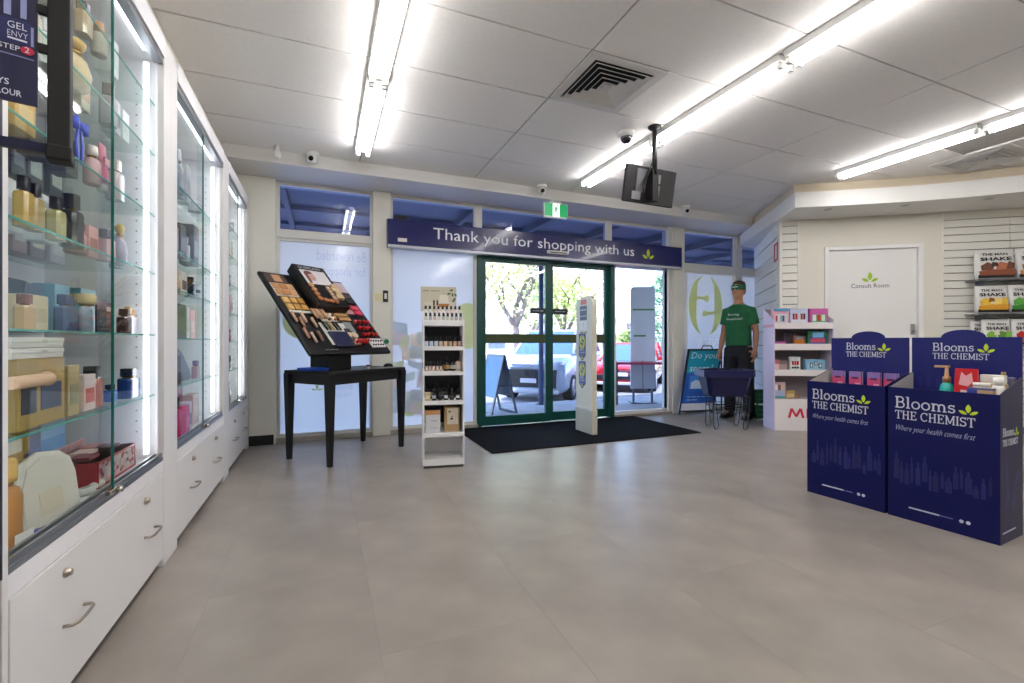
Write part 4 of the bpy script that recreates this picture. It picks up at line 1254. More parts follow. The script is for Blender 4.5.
# centre column: compacts on the header face
for k in range(7):
    s0, t0 = [(.37, .70), (.37, .64), (.37, .58), (.43, .56), (.49, .555), (.55, .555), (.37, .76)][k]
    MB(PO + PN * HZ, PU, PV).lathe([(.026, 0), (.026, .012), (.02, .016)], c=(s0 * PWI + .02, t0 * PLE), n=14).build('compact', M(['#c98a55', '#b87a48', '#c0703a', '#ad7346', '#b56a3c', '#a3683c', '#cf9868'][k], .35), d)
for k in range(4):
    MB(PO + PN * HZ, PU, PV).box(.505, .59 + .045 * k, 0, .54, .625 + .045 * k, .012).build('shade_pan', M('#cfae93', .4), d)
for k in range(4):
    MB(PO + PN * HZ, PU, PV).box(.55 + .022 * (k % 2), .60 + .05 * k, 0, .63, .645 + .05 * k, .02).build('foundation_card', M('#d3b58c', .45), d)
# middle band under the column
pbox('tray', .36, .39, .56, .49, .01, M('#cfc9c2', .5))
for k in range(5):
    MB(PO, PU, PV).tube([((.30 + .03 * k) * PWI, .40 * PLE, .03), ((.27 + .03 * k) * PWI, .50 * PLE, .045)], .011, 8).build('foundation_tube', M(['#c79f7c', '#b88c66', '#cfae8c', '#a97c58', '#d6b896'][k], .4), d)
for k in range(8):
    MB(PO, PU, PV).lathe([(.014, 0), (.016, .015), (.012, .03)], c=((.45 + .035 * (k % 4)) * PWI, (.41 + .055 * (k // 4)) * PLE), n=12).build('tester_pot', M(['#7c4a30', '#d9c8b4', '#b07040', '#3a2a22', '#c9935c', '#efe6da', '#8a5a3c', '#d2a05c'][k], .3), d)
for r_ in range(2):
    pbox('shade_pan', .58, .405 + .06 * r_, .73, .45 + .06 * r_, .014, M(['#b98a55', '#c9a06c'][r_], .4))
# brushes, palettes, mirrors
pbox('tray', .30, .10, .62, .37, .005, M('#c9c6c1', .5))
pal = tag(MB(PO, PU, PV).box(.295, .07, .006, .50, .25, .02).build('eye_palette', M('#1f2443', .3), bevel=.003), 'square navy eyeshadow palette near the foot of the tester display', 'palette')
pal.matrix_world = Matrix.Translation((.222, 4.58, TH)) @ Matrix.Rotation(ta, 4, 'Z')
for k in range(5):
    MB(PO, PU, PV).tube([((.345 + .04 * k) * PWI, .27 * PLE, .016), ((.33 + .04 * k) * PWI, .365 * PLE, .022)], .009, 8).build('mascara_wand', M(['#17181c', '#5a6350', '#d2b27a', '#20222a', '#1b1b20'][k], .3), d)
for k in range(4):
    MB(PO, PU, PV).box(.50, .09 + .055 * k, .006, .56, .13 + .055 * k, .016).build('shadow_single', M(['#a9764e', '#5d4434', '#c9a78a', '#33302e'][k], .4), d)
pbox('mirror', .60, .26, .70, .385, .008, M('#8f9696', .15))
MB(PO + PN * .006, PU, PV).lathe([(.035, 0), (.035, .012), (.028, .015)], c=(.565, .13), n=18).build('blush_compact', M('#d9b3a8', .35), d)
MB(PO + PN * .006, PU, PV).lathe([(.035, 0), (.035, .012), (.028, .015)], c=(.575, .21), n=18).build('blush_compact', M('#b8a58c', .3), d)
# right leaf: portrait, dark trays, red lipsticks
pbox('photo_card', .70, .83, .99, .975, .004, M('#c9b2ba', .5))
pbox('printed_portrait', .74, .84, .86, .96, .005, M('#d9a8a4', .5))
for k in range(4):
    pbox('dark_compact', .73 + .13 * (k % 2), .66 + .075 * (k // 2), .84 + .13 * (k % 2), .72 + .075 * (k // 2), .016, M(['#232326', '#3c3c42', '#1c1c1f', '#55474a'][k], .25))
for k in range(4):
    pbox('blush_pan', .74 + .12 * (k % 2), .50 + .07 * (k // 2), .84 + .12 * (k % 2), .555 + .07 * (k // 2), .014, M(['#b28a86', '#d43a5c', '#8d4a40', '#e04c66'][k], .35))
for k in range(12):
    r_, c_ = k // 4, k % 4
    MB(PO + PU * ((.765 + .058 * c_) * PWI) + PV * ((.22 + .085 * r_) * PLE), PU, PV).lathe([(.018, 0), (.018, .024), (.012, .036)], n=12).build('lip_pot', M(['#c21f24', '#d5302a', '#a81a22', '#e0443a', '#c8102e', '#b7222c', '#d83a34', '#9c1420', '#e2555a', '#c42a30', '#ad1e28', '#d0383c'][k], .3), d)
for k in range(5):
    MB(PO, PU, PV).tube([((.60 + .032 * k) * PWI, .115 * PLE, .004), ((.60 + .032 * k) * PWI, .115 * PLE, .055)], .012, 10).build('lip_gloss', M('#d2241f', .25), d)
pbox('tray', .78, .06, .97, .17, .012, M('#d6d2cf', .5))
for k in range(10):
    MB(PO + PN * .012, PU, PV).lathe([(.008, 0), (.008, .012)], c=((.80 + .035 * (k % 5)) * PWI, (.085 + .05 * (k // 5)) * PLE), n=8).build('nail_dot', M('#3a3036', .3), d)
# brown tubes standing in the left pocket
for k in range(7):
    s0, t0 = [(.06, .36), (.11, .30), (.16, .36), (.08, .17), (.13, .12), (.21, .14), (.24, .30)][k]
    o = tag(MB(PO, PU, PV).tube([(s0 * PWI, t0 * PLE, .012), (s0 * PWI - .012, (t0 + .10) * PLE, .03)], .012, 8).build('foundation_stick', M(['#c9a084', '#b98c70', '#d3b09a', '#c08a72', '#d6b8a4', '#8a6a5a', '#c2a58c'][k], .35)),
            '%s foundation stick, %s from the left on the tester display' % (['light tan', 'tan', 'pale rosy', 'rosy brown', 'pale beige', 'dark brown', 'beige'][k], [ORD[i] for i in (0, 2, 4, 1, 3, 5, 6)][k]), 'make-up', 'foundation sticks on the tester display')
    o.matrix_world = Matrix.Translation((.222, 4.58, TH)) @ Matrix.Rotation(ta, 4, 'Z')
blurred_line([2.5, 3.0, 2.0], M('#8d8d90', .5), d, PO + PU * .17 + PV * .04 + PN * .001, (PU, PV), h=.012, w=.13)
# on the table
def on_table(name, label, cat, x, y):
    c, s = math.cos(ta), math.sin(ta)
    return thing(name, label, cat, (.222 + x * c - y * s, 4.60 + x * s + y * c, TH + .0005), ta)
o = on_table('tissue_pack', 'flat bright blue packet at the left end of the black table', 'packet', -.365, .02)
MB().box(-.08, -.10, 0, .08, .12, .025).build('packet', M('#1e4fc4', .35), o, bevel=.006)
MB().box(-.03, -.05, .0252, .03, .05, .0262).build('flap', M('#2f66d8', .4), o)
o = on_table('cosmetic_jar', 'tiny red-lidded clear jar at the front edge of the black table', 'jar', .02, -.24)
MB().lathe([(.016, 0), (.018, .02), (.015, .024)], n=14).build('jar_body', M('#d8d4d2', .2), o)
MB().lathe([(.018, .024), (.018, .04)], n=14).build('lid', M('#7a2028', .3), o)
o = on_table('cosmetic_jar', 'low black domed jar at the right end of the black table', 'jar', .40, -.12)
MB().lathe([(.045, 0), (.048, .015), (.035, .03), (.0, .036)], n=18, cap=False).build('jar_body', M('#141416', .25), o)
o = on_table('paper_card', 'thin grey card lying along the front of the black table', 'card', .22, -.22)
MB().box(-.14, -.05, 0, .14, .05, .003).build('card', M('#8f8c88', .6), o)

# ================================================================ white nail-polish shelf
za = math.atan2(3.712 - 3.773, 1.099 - .76)
s = thing('polish_shelf', 'tall narrow white shelf of nail polish and small bottles beside the table', 'shelf', (.76, 3.773, 0), za)
SW, SDp = .345, .29
PWH = M('#e9e9ea', .35)
SB = M('#44444c', .6)
MB().box(0, 0, .02, .014, SDp, 1.235).build('side_panel', PWH, s, bevel=.001)
MB().box(SW - .014, 0, .02, SW, SDp, 1.235).build('side_panel', PWH, s, bevel=.001)
MB().box(.014, SDp - .012, .02, SW - .014, SDp, .33).build('back_panel', PWH, s)
MB().box(0, SDp - .012, 1.235, SW, SDp, 1.315).build('back_panel', PWH, s)
MB().box(.014, SDp - .012, .33, SW - .014, SDp, 1.235).build('dark_back_panel', SB, s)
levels = [.07, .287, .555, .80, 1.008, 1.212]
for i, z in enumerate(levels):
    h = .05 if i == 0 else .032
    MB().box(.0145, -.0015, z - h, SW - .0145, SDp - .0125, z).build('shelf_board', PWH, s, bevel=.001)
MB().box(0, -.001, 1.2121, SW, .09, 1.227).box(.005, .09, 1.2121, SW - .005, .20, 1.293).box(0, .20, 1.2121, SW, SDp - .0125, 1.315).build('step_riser', PWH, s, bevel=.001)
MB().box(.01, -.003, .0, SW - .01, SDp - .01, .02).build('plinth', M('#3a3834', .7), s)
hc = MB().box(-.012, .262, 1.316, .300, .268, 1.535).build('header_card', M('#bdb7a2', .5), s)
MB().box(.02, .2612, 1.335, .29, .2618, 1.40).build('printed_strip', M('#c9c3b2', .5), hc)  # printed strip slightly paler than the card
blurred_line([2.0, 3.0], M('#7c7868', .5), hc, (.005, .2612, 1.492), h=.012, w=.15)
mb = MB((0, .2612, 1.34), (1, 0, 0), (0, 0, 1)); mb.prism([(.14, .045), (.24, .045), (.225, .015), (.155, .015)], 0, .001); mb.build('printed_bowl', M('#b0702a', .5), hc)
mb = MB((0, .2612, 1.34), (1, 0, 0), (0, 0, 1)); mb.prism([(.145, .05), (.235, .05), (.225, .125), (.155, .125)], 0, .0008); mb.build('printed_glass', M('#d5cfbf', .4), hc)
mb = MB((0, .2612, 1.34), (1, 0, 0), (0, 0, 1))
for x in (.095, .125):
    mb.box(x, .03, 0, x + .016, .075, .0008)
mb.build('printed_bottles', M('#4a3630', .5), hc)
mb = MB((0, .2612, 1.38), (1, 0, 0), (0, 0, 1))
for (x, y, a_) in ((.24, .12, 20), (.25, .1, 200), (.27, .07, 100), (.28, .05, 250), (.275, .03, 60), (.285, .1, 300)):
    mb.prism(leaf_poly(x, y, a_, .035, .009), 0, .0008)
mb.build('printed_leaves', M('#4d5c38', .5), hc)

def at_shelf(x, y, z):
    c, s_ = math.cos(za), math.sin(za)
    return (.76 + x * c - y * s_, 3.773 + x * s_ + y * c, z + .0006)
GP = 'nail polish bottles on the white shelf'
kcol = ['clear', 'pale grey', 'clear', 'blush', 'beige', 'clear', 'pale pink', 'pearl', 'milky']
khex = ['#d8d6d4', '#bfbfc4', '#d5d3cf', '#d9bfb4', '#cdbba6', '#dcdad7', '#dcc4c4', '#e2dcd6', '#d8d4d0']
def polish(i, x, y, z, where, hexc, look, h=.062, w=.026):
    product('polish', '%s nail polish, black cap, %s from left on the %s' % (look, ORD[i], where), 'nail polish', at_shelf(x, y, z), w, w, h, [hexc, '#0e0e11', hexc], za, GP)
for i in range(9):
    polish(i, .028 + .0362 * i, .145, 1.293, 'top step of white shelf', khex[(i * 2) % 9], kcol[(i * 2) % 9], h=.064, w=.025)
for i in range(9):
    polish(i, .028 + .0362 * i, .045, 1.227, 'lower step of white shelf', ['#c9c4c0', '#b7b4b4', '#c6b4ac', '#d2cdc8', '#b8bdb2', '#c4cab8', '#bdb6b8', '#aca7ac', '#b9b4b6'][i], ['clear', 'grey', 'rosy', 'clear', 'greenish', 'pale green', 'mauve', 'grey', 'mauve'][i], h=.064, w=.025)
for i in range(8):
    polish(i, .032 + .0398 * i, .07, 1.008, 'second board of white shelf', ['#c9d3e2', '#c4cedd', '#c2cbd8', '#d3b79c', '#d6bda6', '#c9a889', '#cfae90', '#d0b3a6'][i], ['icy blue', 'icy blue', 'grey-blue', 'beige', 'cream beige', 'tan', 'tan', 'dusty pink'][i], h=.085, w=.032)
GO = 'bottles on the white polish shelf'
for i in range(5):
    product('polish', 'slim blush nail bottle with black cap, %s from left, third board' % ORD[i], 'nail polish', at_shelf(.032 + .030 * i, .06, .80), .024, .024, .085, ['#d3b6ac', '#111114', '#e4d6ce'], za, GO)
for i, (x, c_, l_, nm) in enumerate(((.20, '#151517', '#b08a3c', 'gold-labelled'), (.252, '#161618', '#b9b4b0', 'grey-labelled'), (.298, '#d9bcae', '#e6d3c8', 'blush-labelled'))):
    product('dropper', '%s stout bottle with black cap at the right of the third board' % nm, 'bottle', at_shelf(x, .08, .80), .052, .052, .125, [c_, '#0f0f11', l_], za, GO, name='lotion_bottle')
for i in range(7):
    h = [.15, .14, .155, .15, .15, .14, .155][i]
    product('dropper', 'tall black dropper bottle, %s from the left in the back row, fourth board' % ORD[i], 'bottle', at_shelf(.04 + .044 * i, .17, .555), .038, .038, h, ['#131315', '#0c0c0e', ['#2a2a2d', '#8d8a86'][i % 2]], za, GO)
for i in range(6):
    if i == 0:
        product('box', 'small cream carton at the left front of the fourth board', 'box', at_shelf(.042, .05, .555), .045, .04, .07, ['#cdb98c', '#e3d9bd'], za, GO)
        continue
    product('dropper', 'small black bottle, %s from the left in the front row, fourth board' % ORD[i - 1], 'bottle', at_shelf(.045 + .05 * i, .06, .555), .034, .034, .105, ['#161619', '#0d0d0f', ['#b9c3cf', '#2c2c30', '#c3ced9', '#48484c', '#d8d6d2'][i - 1]], za, GO)
o = thing('polish_box', 'white carton with a tan top band, left on the fifth board', 'box', at_shelf(.085, .12, .287), za, GO)
MB().box(-.062, -.07, 0, .062, .07, .185).build('carton', M('#d6d6dc', .5), o, bevel=.002)
MB((-.062, -.0712, 0), (1, 0, 0), (0, 0, 1)).prism([(0, .145), (.124, .15), (.124, .1855), (0, .1855)], -.0008, .0006).build('printed_band', M('#cf9a66', .5), o)
MB().box(-.0625, -.0705, .1855, .0625, .07, .188).build('dark_lid', M('#1f1c1a', .5), o)
blurred_line([4.5], M('#a4a4ac', .5), o, (-.02, -.0715, .09), h=.012, w=.06)
blurred_line([2.0, 2.0, 1.5], M('#b0b0b8', .5), o, (-.02, -.0715, .03), h=.010, w=.065)
o = thing('kraft_box', 'tan kraft carton with a white label and bird emblem, fifth board', 'box', at_shelf(.245, .12, .287), za, GO)
MB().box(-.062, -.06, 0, .062, .06, .205).build('carton', M('#b8976a', .55), o, bevel=.002)
MB().box(-.040, -.0612, .06, .052, -.0602, .195).build('label_panel', M('#ddd6c6', .5), o)
MB((-.02, -.0615, .168), (1, 0, 0), (0, 0, 1)).prism(arc(0, 0, .012, .012, 0, 360, 14)[:-1], 0, .001).build('printed_seal', M('#a88a3c', .5), o)
mb = MB((0, -.0615, .1), (1, 0, 0), (0, 0, 1))
mb.prism([(-.014, 0), (.006, .0), (.012, .012), (-.002, .016), (-.016, .008)], 0, .001).prism([(-.006, .02), (.004, .02), (.004, .03), (-.004, .03)], 0, .001)
mb.build('printed_bird', M('#35342f', .5), o)

# ================================================================ security pedestal
g = thing('security_pedestal', 'cream anti-theft pedestal with stickers standing on the black mat', 'pedestal', (2.763, 4.362, .0125), 0)
PC = M('#d6d2bf', .45)
prof = [(0, 0), (.35, 0), (.35, 1.45), (.335, 1.505), (.30, 1.53), (.05, 1.53), (.015, 1.505), (0, 1.45)]
mb = MB((.062, 0, 0), (0, 1, 0), (0, 0, 1), (-1, 0, 0))
mb.prism(prof, 0, .062)
mb.build('body', PC, g, bevel=.006)
MB().box(-.004, -.004, 0, .066, .354, .27).build('base_cover', M('#c3bfae', .5), g, bevel=.003)
MB().box(-.012, -.006, .262, .0, .356, .285).build('trim_strip', M('#dcdad2', .35), g)
MB((.05, -.004, .2), (1, 0, 0), (0, 0, 1)).lathe([(.013, 0), (.013, .006)], n=12).build('cover_screw', M('#a89f78', .4), g)
MB().box(.015, .02, 1.5295, .048, .26, 1.555).build('cap_top', PC, g, bevel=.004)
def sticker(z0, z1, y0, y1, col, name='sticker'):
    # on the -x face; text runs towards -y
    return MB().box(-.0016, y0, z0, -.0004, y1, z1).build(name, M(col, .45), g)
o = sticker(1.46, 1.515, .12, .24, '#cf4b2c'); 
sticker(1.28, 1.445, .11, .26, '#252c3e')
blurred_line([4.0], M('#aeb4c4', .5), g, (-.0026, .245, 1.39), LEFT, h=.018, w=.12)
blurred_line([2.0, 1.0, 1.5], M('#aeb4c4', .5), g, (-.0026, .245, 1.32), LEFT, h=.016, w=.12)
sticker(1.17, 1.275, .11, .25, '#e2e2e0')
text('?', M('#3b3f52', .5), g, (-.0026, .19, 1.2), LEFT, h=.05)
blurred_line([1.5, 1.0], M('#1c1f2c', .5), g, (-.0026, .25, 1.13), LEFT, h=.022, w=.14)
SBL = M('#1b2170', .4); SYE = M('#d3d62e', .45)
for z0 in (.65, .26):
    zz = z0 + .0
    base = z0 + .02 if z0 > .5 else .36
    b0 = {.65: .815, .26: .495}[z0]
    mb = MB((-.0004, .285, b0), (0, -1, 0), (0, 0, 1))
    mb.prism([(0, .06), (.075, 0), (.15, .06), (.15, .315), (0, .315)], 0, .0012)
    pk = mb.build('discount_sticker', SBL, g)
    mb = MB((-.0018, .21, b0 + .215), (0, -1, 0), (0, 0, 1))
    for a0, a1 in ((100, 260), (-80, 80)):
        mb.ribbon(arc(0, 0, .048, .075, a0, a1, 12), .02)
    mb.build('sticker_emblem', SYE, pk)
    mb = MB((-.0018, .21, b0 + .215), (0, -1, 0), (0, 0, 1))
    mb.ribbon(arc(.0, .024, .024, .022, -10 + 20, 250, 10) + arc(0, -.024, .026, .024, 80, -170, 10), .014)
    mb.build('sticker_emblem', SYE, pk)
    text('EVERY DAY', M('#dfe2f0', .5), pk, (-.0018, .265, b0 + .115), LEFT, h=.016, w=.11)
    text('LOW PRICES', M('#dfe2f0', .5), pk, (-.0018, .265, b0 + .088), LEFT, h=.016, w=.11)
    mb = MB((-.0018, .21, b0 + .03), (0, -1, 0), (0, 0, 1)); mb.prism(leaf_poly(0, -.01, 90, .04, .01), 0, .001); mb.prism(leaf_poly(0, -.01, 40, .035, .008), 0, .001); mb.prism(leaf_poly(0, -.01, 140, .035, .008), 0, .001)
    mb.build('leaf_emblem', LIME, pk)

# ================================================================ snoring A-board
def ground_board(P0, P1, h, lean, label):
    a = Vector(P1) - Vector(P0)
    L = a.length
    rz = math.atan2(a.y, a.x)
    return L, rz
ab_l = Vector((4.66, 5.02, 0)); 
AW, AHt = .56, .96
t = thing('sandwich_board', 'black framed A-board asking Do you snore, by the corner window', 'sign', (4.645, 5.10, 0), R(-10))
ln = Vector((.10, .22, 1.0)).normalized()
BO = Vector((0, 0, .015)); BU = Vector((1, 0, 0)); BVv = Vector((.25, .11, 1)).normalized()
BN = BU.cross(BVv).normalized()
FRM = M('#101114', .35)
mb = MB(BO, BU, BVv, BN)
mb.box(0, 0, -.012, .025, AHt, .012).box(AW - .025, 0, -.012, AW, AHt, .012).box(.025, AHt - .025, -.012, AW - .025, AHt, .012).box(.025, .03, -.012, AW - .025, .055, .012)
mb.build('board_frame', FRM, t)
MB(BO, BU, BVv, BN).box(.025, .055, -.006, AW - .025, AHt - .025, .003).build('poster', M('#2a5fc0', .35), t)
MB(BO, BU, BVv, BN).box(.025, .6, .003, AW - .025, AHt - .025, .0042).build('poster_top', M('#1b9dbd', .35), t)
MB(BO, BU, BVv, BN).box(.025, .055, .003, AW - .025, .155, .0044).build('poster_footer', M('#dfe5f2', .4), t)
MB(BO, BU, BVv, BN).box(.10, .36, .003, .48, .56, .0042).build('poster_photo', M('#3f86d6', .35), t)
mb = MB(BO + BN * .0044, BU, BVv, BN); mb.prism(arc(.42, .43, .07, .06, 0, 360, 16)[:-1], 0, .001); mb.build('printed_face', M('#c99a9a', .5), t)
mb = MB(BO + BN * .0044, BU, BVv, BN); mb.prism([(.13, .37), (.36, .37), (.38, .45), (.2, .5), (.13, .46)], 0, .001); mb.build('printed_pillow', M('#c4d6ee', .5), t)
TWH = M('#d4ecf4', .5)
text('Do you', TWH, t, BO + BU * .07 + BVv * .785 + BN * .0045, (BU, BVv), h=.125, w=.42, shear=.12)
text('snore?', TWH, t, BO + BU * .07 + BVv * .625 + BN * .0045, (BU, BVv), h=.10, w=.38, shear=.12)
blurred_line([1.5, 2.5, 1.5, 2.5, 2.0], M('#9cc0ee', .5), t, BO + BU * .1 + BVv * .24 + BN * .0045, (BU, BVv), h=.022, w=.38)
blurred_line([2.0, 2.5], M('#9cc0ee', .5), t, BO + BU * .1 + BVv * .195 + BN * .0045, (BU, BVv), h=.022, w=.17)
top = BO + BVv * AHt
MB().tube([top + Vector((.22, 0, 0)), top + Vector((.24, 0, .045)), top + Vector((.38, 0, .045)), top + Vector((.40, 0, 0))], .008, 8).build('carry_handle', FRM, t)
mb = MB()
for x in (.012, AW - .012):
    p1 = BO + BU * x + BVv * AHt; p0 = Vector((x + .30, .19, .01))
    mb = MB(); mb.tube([p0, p1], .012, 6); mb.build('rear_leg', FRM, t)

# ================================================================ basket stand
t = thing('basket_stand', 'black wire stand under the navy shopping baskets', 'stand', (4.53, 4.15, 0), R(-24))
WR = M('#111216', .3)
for sx in (-1, 1):
    for sy in (-1, 1):
        x, y = sx * .17, sy * .12
        pts = [(x * 1.2, y - sy * .02, .395), (x * 1.02 - .028, y, .05), (x * 1.0 - .02, y, .012), (x, y, .005), (x + .02, y, .012), (x * 1.02 + .028, y, .05), (x * 1.2 + .03, y - sy * .02, .395)]
        MB().tube(pts, .0055, 6).build('hairpin_leg', WR, t)
for z, k in ((.30, 1.1), (.27, 1.08), (.20, 1.05)):
    MB().tube([(-.18 * k, -.12 * k, z), (.18 * k, -.12 * k, z), (.18 * k, .12 * k, z), (-.18 * k, .12 * k, z)], .004, 6, closed=True).build('brace_wire', WR, t)
MB().tube([(-.215, -.13, .396), (.215, -.13, .396), (.215, .13, .396), (-.215, .13, .396)], .005, 6, closed=True).build('top_wire', WR, t)
def basket(z, label):
    b = thing('shopping_basket', label, 'basket', (4.505, 4.16, z), R(-24), None)
    BM = M('#0e1240', .45)
    def rg(a, bb, z, k=.05):
        return [(-a + k, -bb, z), (a - k, -bb, z), (a, -bb + k, z), (a, bb - k, z), (a - k, bb, z), (-a + k, bb, z), (-a, bb - k, z), (-a, -bb + k, z)]
    mb = MB()
    mb.loft([rg(.22, .135, 0), rg(.225, .14, .02), rg(.285, .19, .30), rg(.275, .18, .30), rg(.218, .132, .012)], cap=False, sm=False)
    mb.face([mb.pt(*p) for p in rg(.22, .135, 0)][::-1]); mb.face([mb.pt(*p) for p in rg(.218, .132, .012)])
    mb.build('basket_body', BM, b)
    mb = MB(); mb.loft([rg(.282, .187, .225), rg(.300, .205, .228), rg(.300, .205, .308), rg(.274, .179, .308), rg(.272, .177, .225)], cap=False, sm=False)
    mb.build('basket_rim', M('#12164c', .4), b)
    for k in range(7):
        for sy in (-1, 1):
            x = -.18 + .06 * k
            MB().prism([(x - .004, sy * .142), (x + .004, sy * .142), (x * 1.1 + .004, sy * .148), (x * 1.1 - .004, sy * .148)], .02, .10).build('basket_rib', BM, b)
    for sy in (-1, 1):
        MB().tube([(-.12, sy * .17, .312), (-.11, sy * .1, .315), (.11, sy * .1, .315), (.12, sy * .17, .312)], .008, 8).build('carry_handle', M('#12143a', .4), b)
    return b
basket(.402, 'navy shopping basket sitting on the black wire stand')

# ================================================================ slim display of gift products (white stand)
ma = R(-28)
m = thing('gift_display', 'white cardboard display stand with red M letters stocked with small gift packs', 'display', (4.946, 3.824, 0), ma)
MWH = M('#e2dcdd', .5); LIL = M('#cfc4da', .5, noise=.05, nscale=60); SHADOW = M('#6a6066', .7)
MW, MD, MHt = .645, .28, 1.235
def fin(x0, x1, name):
    prof = [(0, 0), (MD, 0), (MD, 1.45), (.08, 1.34), (.0, 1.31)]
    mb = MB((x0, 0, 0), (0, 1, 0), (0, 0, 1), (1, 0, 0)); mb.prism(prof, 0, x1 - x0)
    return mb.build(name, LIL, m)
fin(-.012, 0, 'side_panel'); fin(MW, MW + .012, 'side_panel')
MB((-.0125, .0, 0), (0, -1, 0), (0, 0, 1), (-1, 0, 0)).box(-MD, 1.22, 0, -.01, 1.255, .001).build('pink_band', M('#d79ab0', .5), m)
MB().box(0, MD - .01, 0, MW, MD, 1.45).build('back_panel', M('#8f8488', .6), m)
MB().box(0, -.004, 0, MW, .006, .37).build('front_panel', MWH, m)
lv = [.37, .70, 1.005, 1.255]
for z in lv:
    MB().box(0, .006, z - .012, MW, MD - .01, z).build('shelf', M('#a89da0', .6), m)
    if z > .4:
        MB().box(-.004, -.006, z - .055, MW + .004, .006, z + .018).build('shelf_lip', MWH, m)
RED = M('#cf1f45', .5)
mb = MB((0, -.005, 0), (1, 0, 0), (0, 0, 1))
mb.ribbon([(.155, .15), (.185, .26)], .028).ribbon([(.185, .26), (.235, .165)], .022).ribbon([(.235, .165), (.285, .26)], .028).ribbon([(.285, .26), (.315, .15)], .028)
mb.ribbon([(.365, .15), (.365, .26)], .03)
mb.ribbon([(.42, .15), (.42, .26)], .028).ribbon([(.42, .25), (.50, .16)], .024).ribbon([(.50, .15), (.50, .26)], .028)
mb.build('lettering', RED, m)
def in_gift(x, y, z):
    c, s_ = math.cos(ma), math.sin(ma)
    return (4.946 + x * c - y * s_, 3.824 + x * s_ + y * c, z + .0006)
GM = 'gift packs on the white display stand'
def gift(label, x, z, w, h, dd, col, face, y=.07, extra=()):
    t = thing('gift_pack', label, 'gift pack', in_gift(x, y + dd / 2, z), ma, GM)
    MB().box(-w / 2, -dd / 2, 0, w / 2, dd / 2, h).build('carton', M(col, .4), t, bevel=.002)
    MB().box(-w * .4, -dd / 2 - .0012, h * .12, w * .4, -dd / 2 - .0002, h * .62).build('window_panel', M(face, .35), t)
    for k, (a, b, c_, e, col2) in enumerate(extra):
        MB().box(-w / 2 + a * w, -dd / 2 - .005 - .0006 * k, b * h, -w / 2 + c_ * w, -dd / 2 - .0013, e * h).build('packed_item', M(col2, .35), t)
    return t
nine = lambda cols, b=.18, e=.55: [(.14 + .74 * i / len(cols), b, .14 + .74 * (i + .75) / len(cols), e, c_) for i, c_ in enumerate(cols)]
gift('blue and pink gift pack with striped tubes, left on the top shelf', 0.101, 1.256, 0.175, .19, .06, '#d99fb2', '#c9d6e2', extra=[(.03, .82, .97, .99, '#4f9cc4')] + nine(['#c43f5a', '#e9e4e6', '#8fb7c9', '#5c6f86', '#d9c4cc']))
gift('silver-blue gift pack with red bottles, middle of the top shelf', 0.304, 1.256, 0.203, .185, .06, '#b9c4dc', '#dfe2ea', extra=nine(['#8c3440', '#c2303e', '#e2e0e6', '#9d3d52', '#5d4252'], .3, .68))
gift('magenta gift pack with green window, right on the top shelf', 0.530, 1.256, 0.203, .185, .06, '#c95aa8', '#3fae5a', extra=nine(['#e8d8e6', '#d42a34', '#cfe6d4'], .2, .6) + [(.1, .02, .9, .14, '#b9d8ea')])
gift('low plum tin, left on the second shelf', 0.083, 1.006, 0.147, .05, .07, '#a84a96', '#c77ab4')
gift('dark gift pack set farther back, second shelf', 0.207, 1.006, 0.101, .15, .05, '#2b2230', '#43303f', y=.12)  # dark carton and window panel colours
gift('orange and grey gift pack, middle of the second shelf', 0.309, 1.006, 0.129, .11, .05, '#8a5a52', '#c8791e', extra=[(.2, .62, .8, .92, '#7c8790')])
gift('green and violet gift pack with blue arch, right on the second shelf', 0.516, 1.006, 0.221, .165, .05, '#2f7d5a', '#3a3f8e', extra=[(.22, .55, .78, .92, '#74b4e2'), (.14, .2, .86, .5, '#c8506a'), (.1, .06, .9, .18, '#4f63b4')])
gift('pink bottle pack, left on the third shelf', 0.055, 0.7, 0.065, .13, .05, '#d5788a', '#e8c4cc')
gift('grey lidded pot pack, third shelf second from left', 0.147, 0.7, 0.101, .12, .06, '#8a7a7c', '#b49a96', y=.11)
gift('white upright gift pack with three red figures, third shelf', 0.263, 0.7, 0.115, .165, .05, '#cfd6d8', '#e6e3e2', extra=nine(['#b8303c', '#c94a52', '#a8283a'], .42, .7) + nine(['#2f5a4a', '#35424e', '#2f5a4a'], .16, .3))
gift('sky blue gift pack with black and white swirls, right on the third shelf', 0.488, 0.7, 0.221, .135, .05, '#7fb4d4', '#9cc8e0', extra=[(.22, .3, .36, .7, '#20242e'), (.25, .36, .33, .64, '#dfe6ea'), (.45, .5, .58, .85, '#20242e'), (.48, .55, .55, .8, '#dfe6ea'), (.66, .25, .82, .65, '#20242e'), (.69, .32, .79, .58, '#dfe6ea')])
gift('pink and teal upright gift pack, left on the lowest shelf', 0.083, 0.371, 0.138, .19, .05, '#c9a8b8', '#a8b4d4', extra=nine(['#e9e0e4', '#8a5a6a', '#d8c890'], .5, .85) + [(.04, .02, .96, .12, '#3a9aa8')])
gift('small amber gift pack, lowest shelf second from left', 0.207, 0.371, 0.101, .09, .06, '#b5935f', '#d2b88a')
gift('small brown gift pack at the back of the lowest shelf', 0.304, 0.371, 0.083, .05, .05, '#8a6a5a', '#a88a72', y=.14)
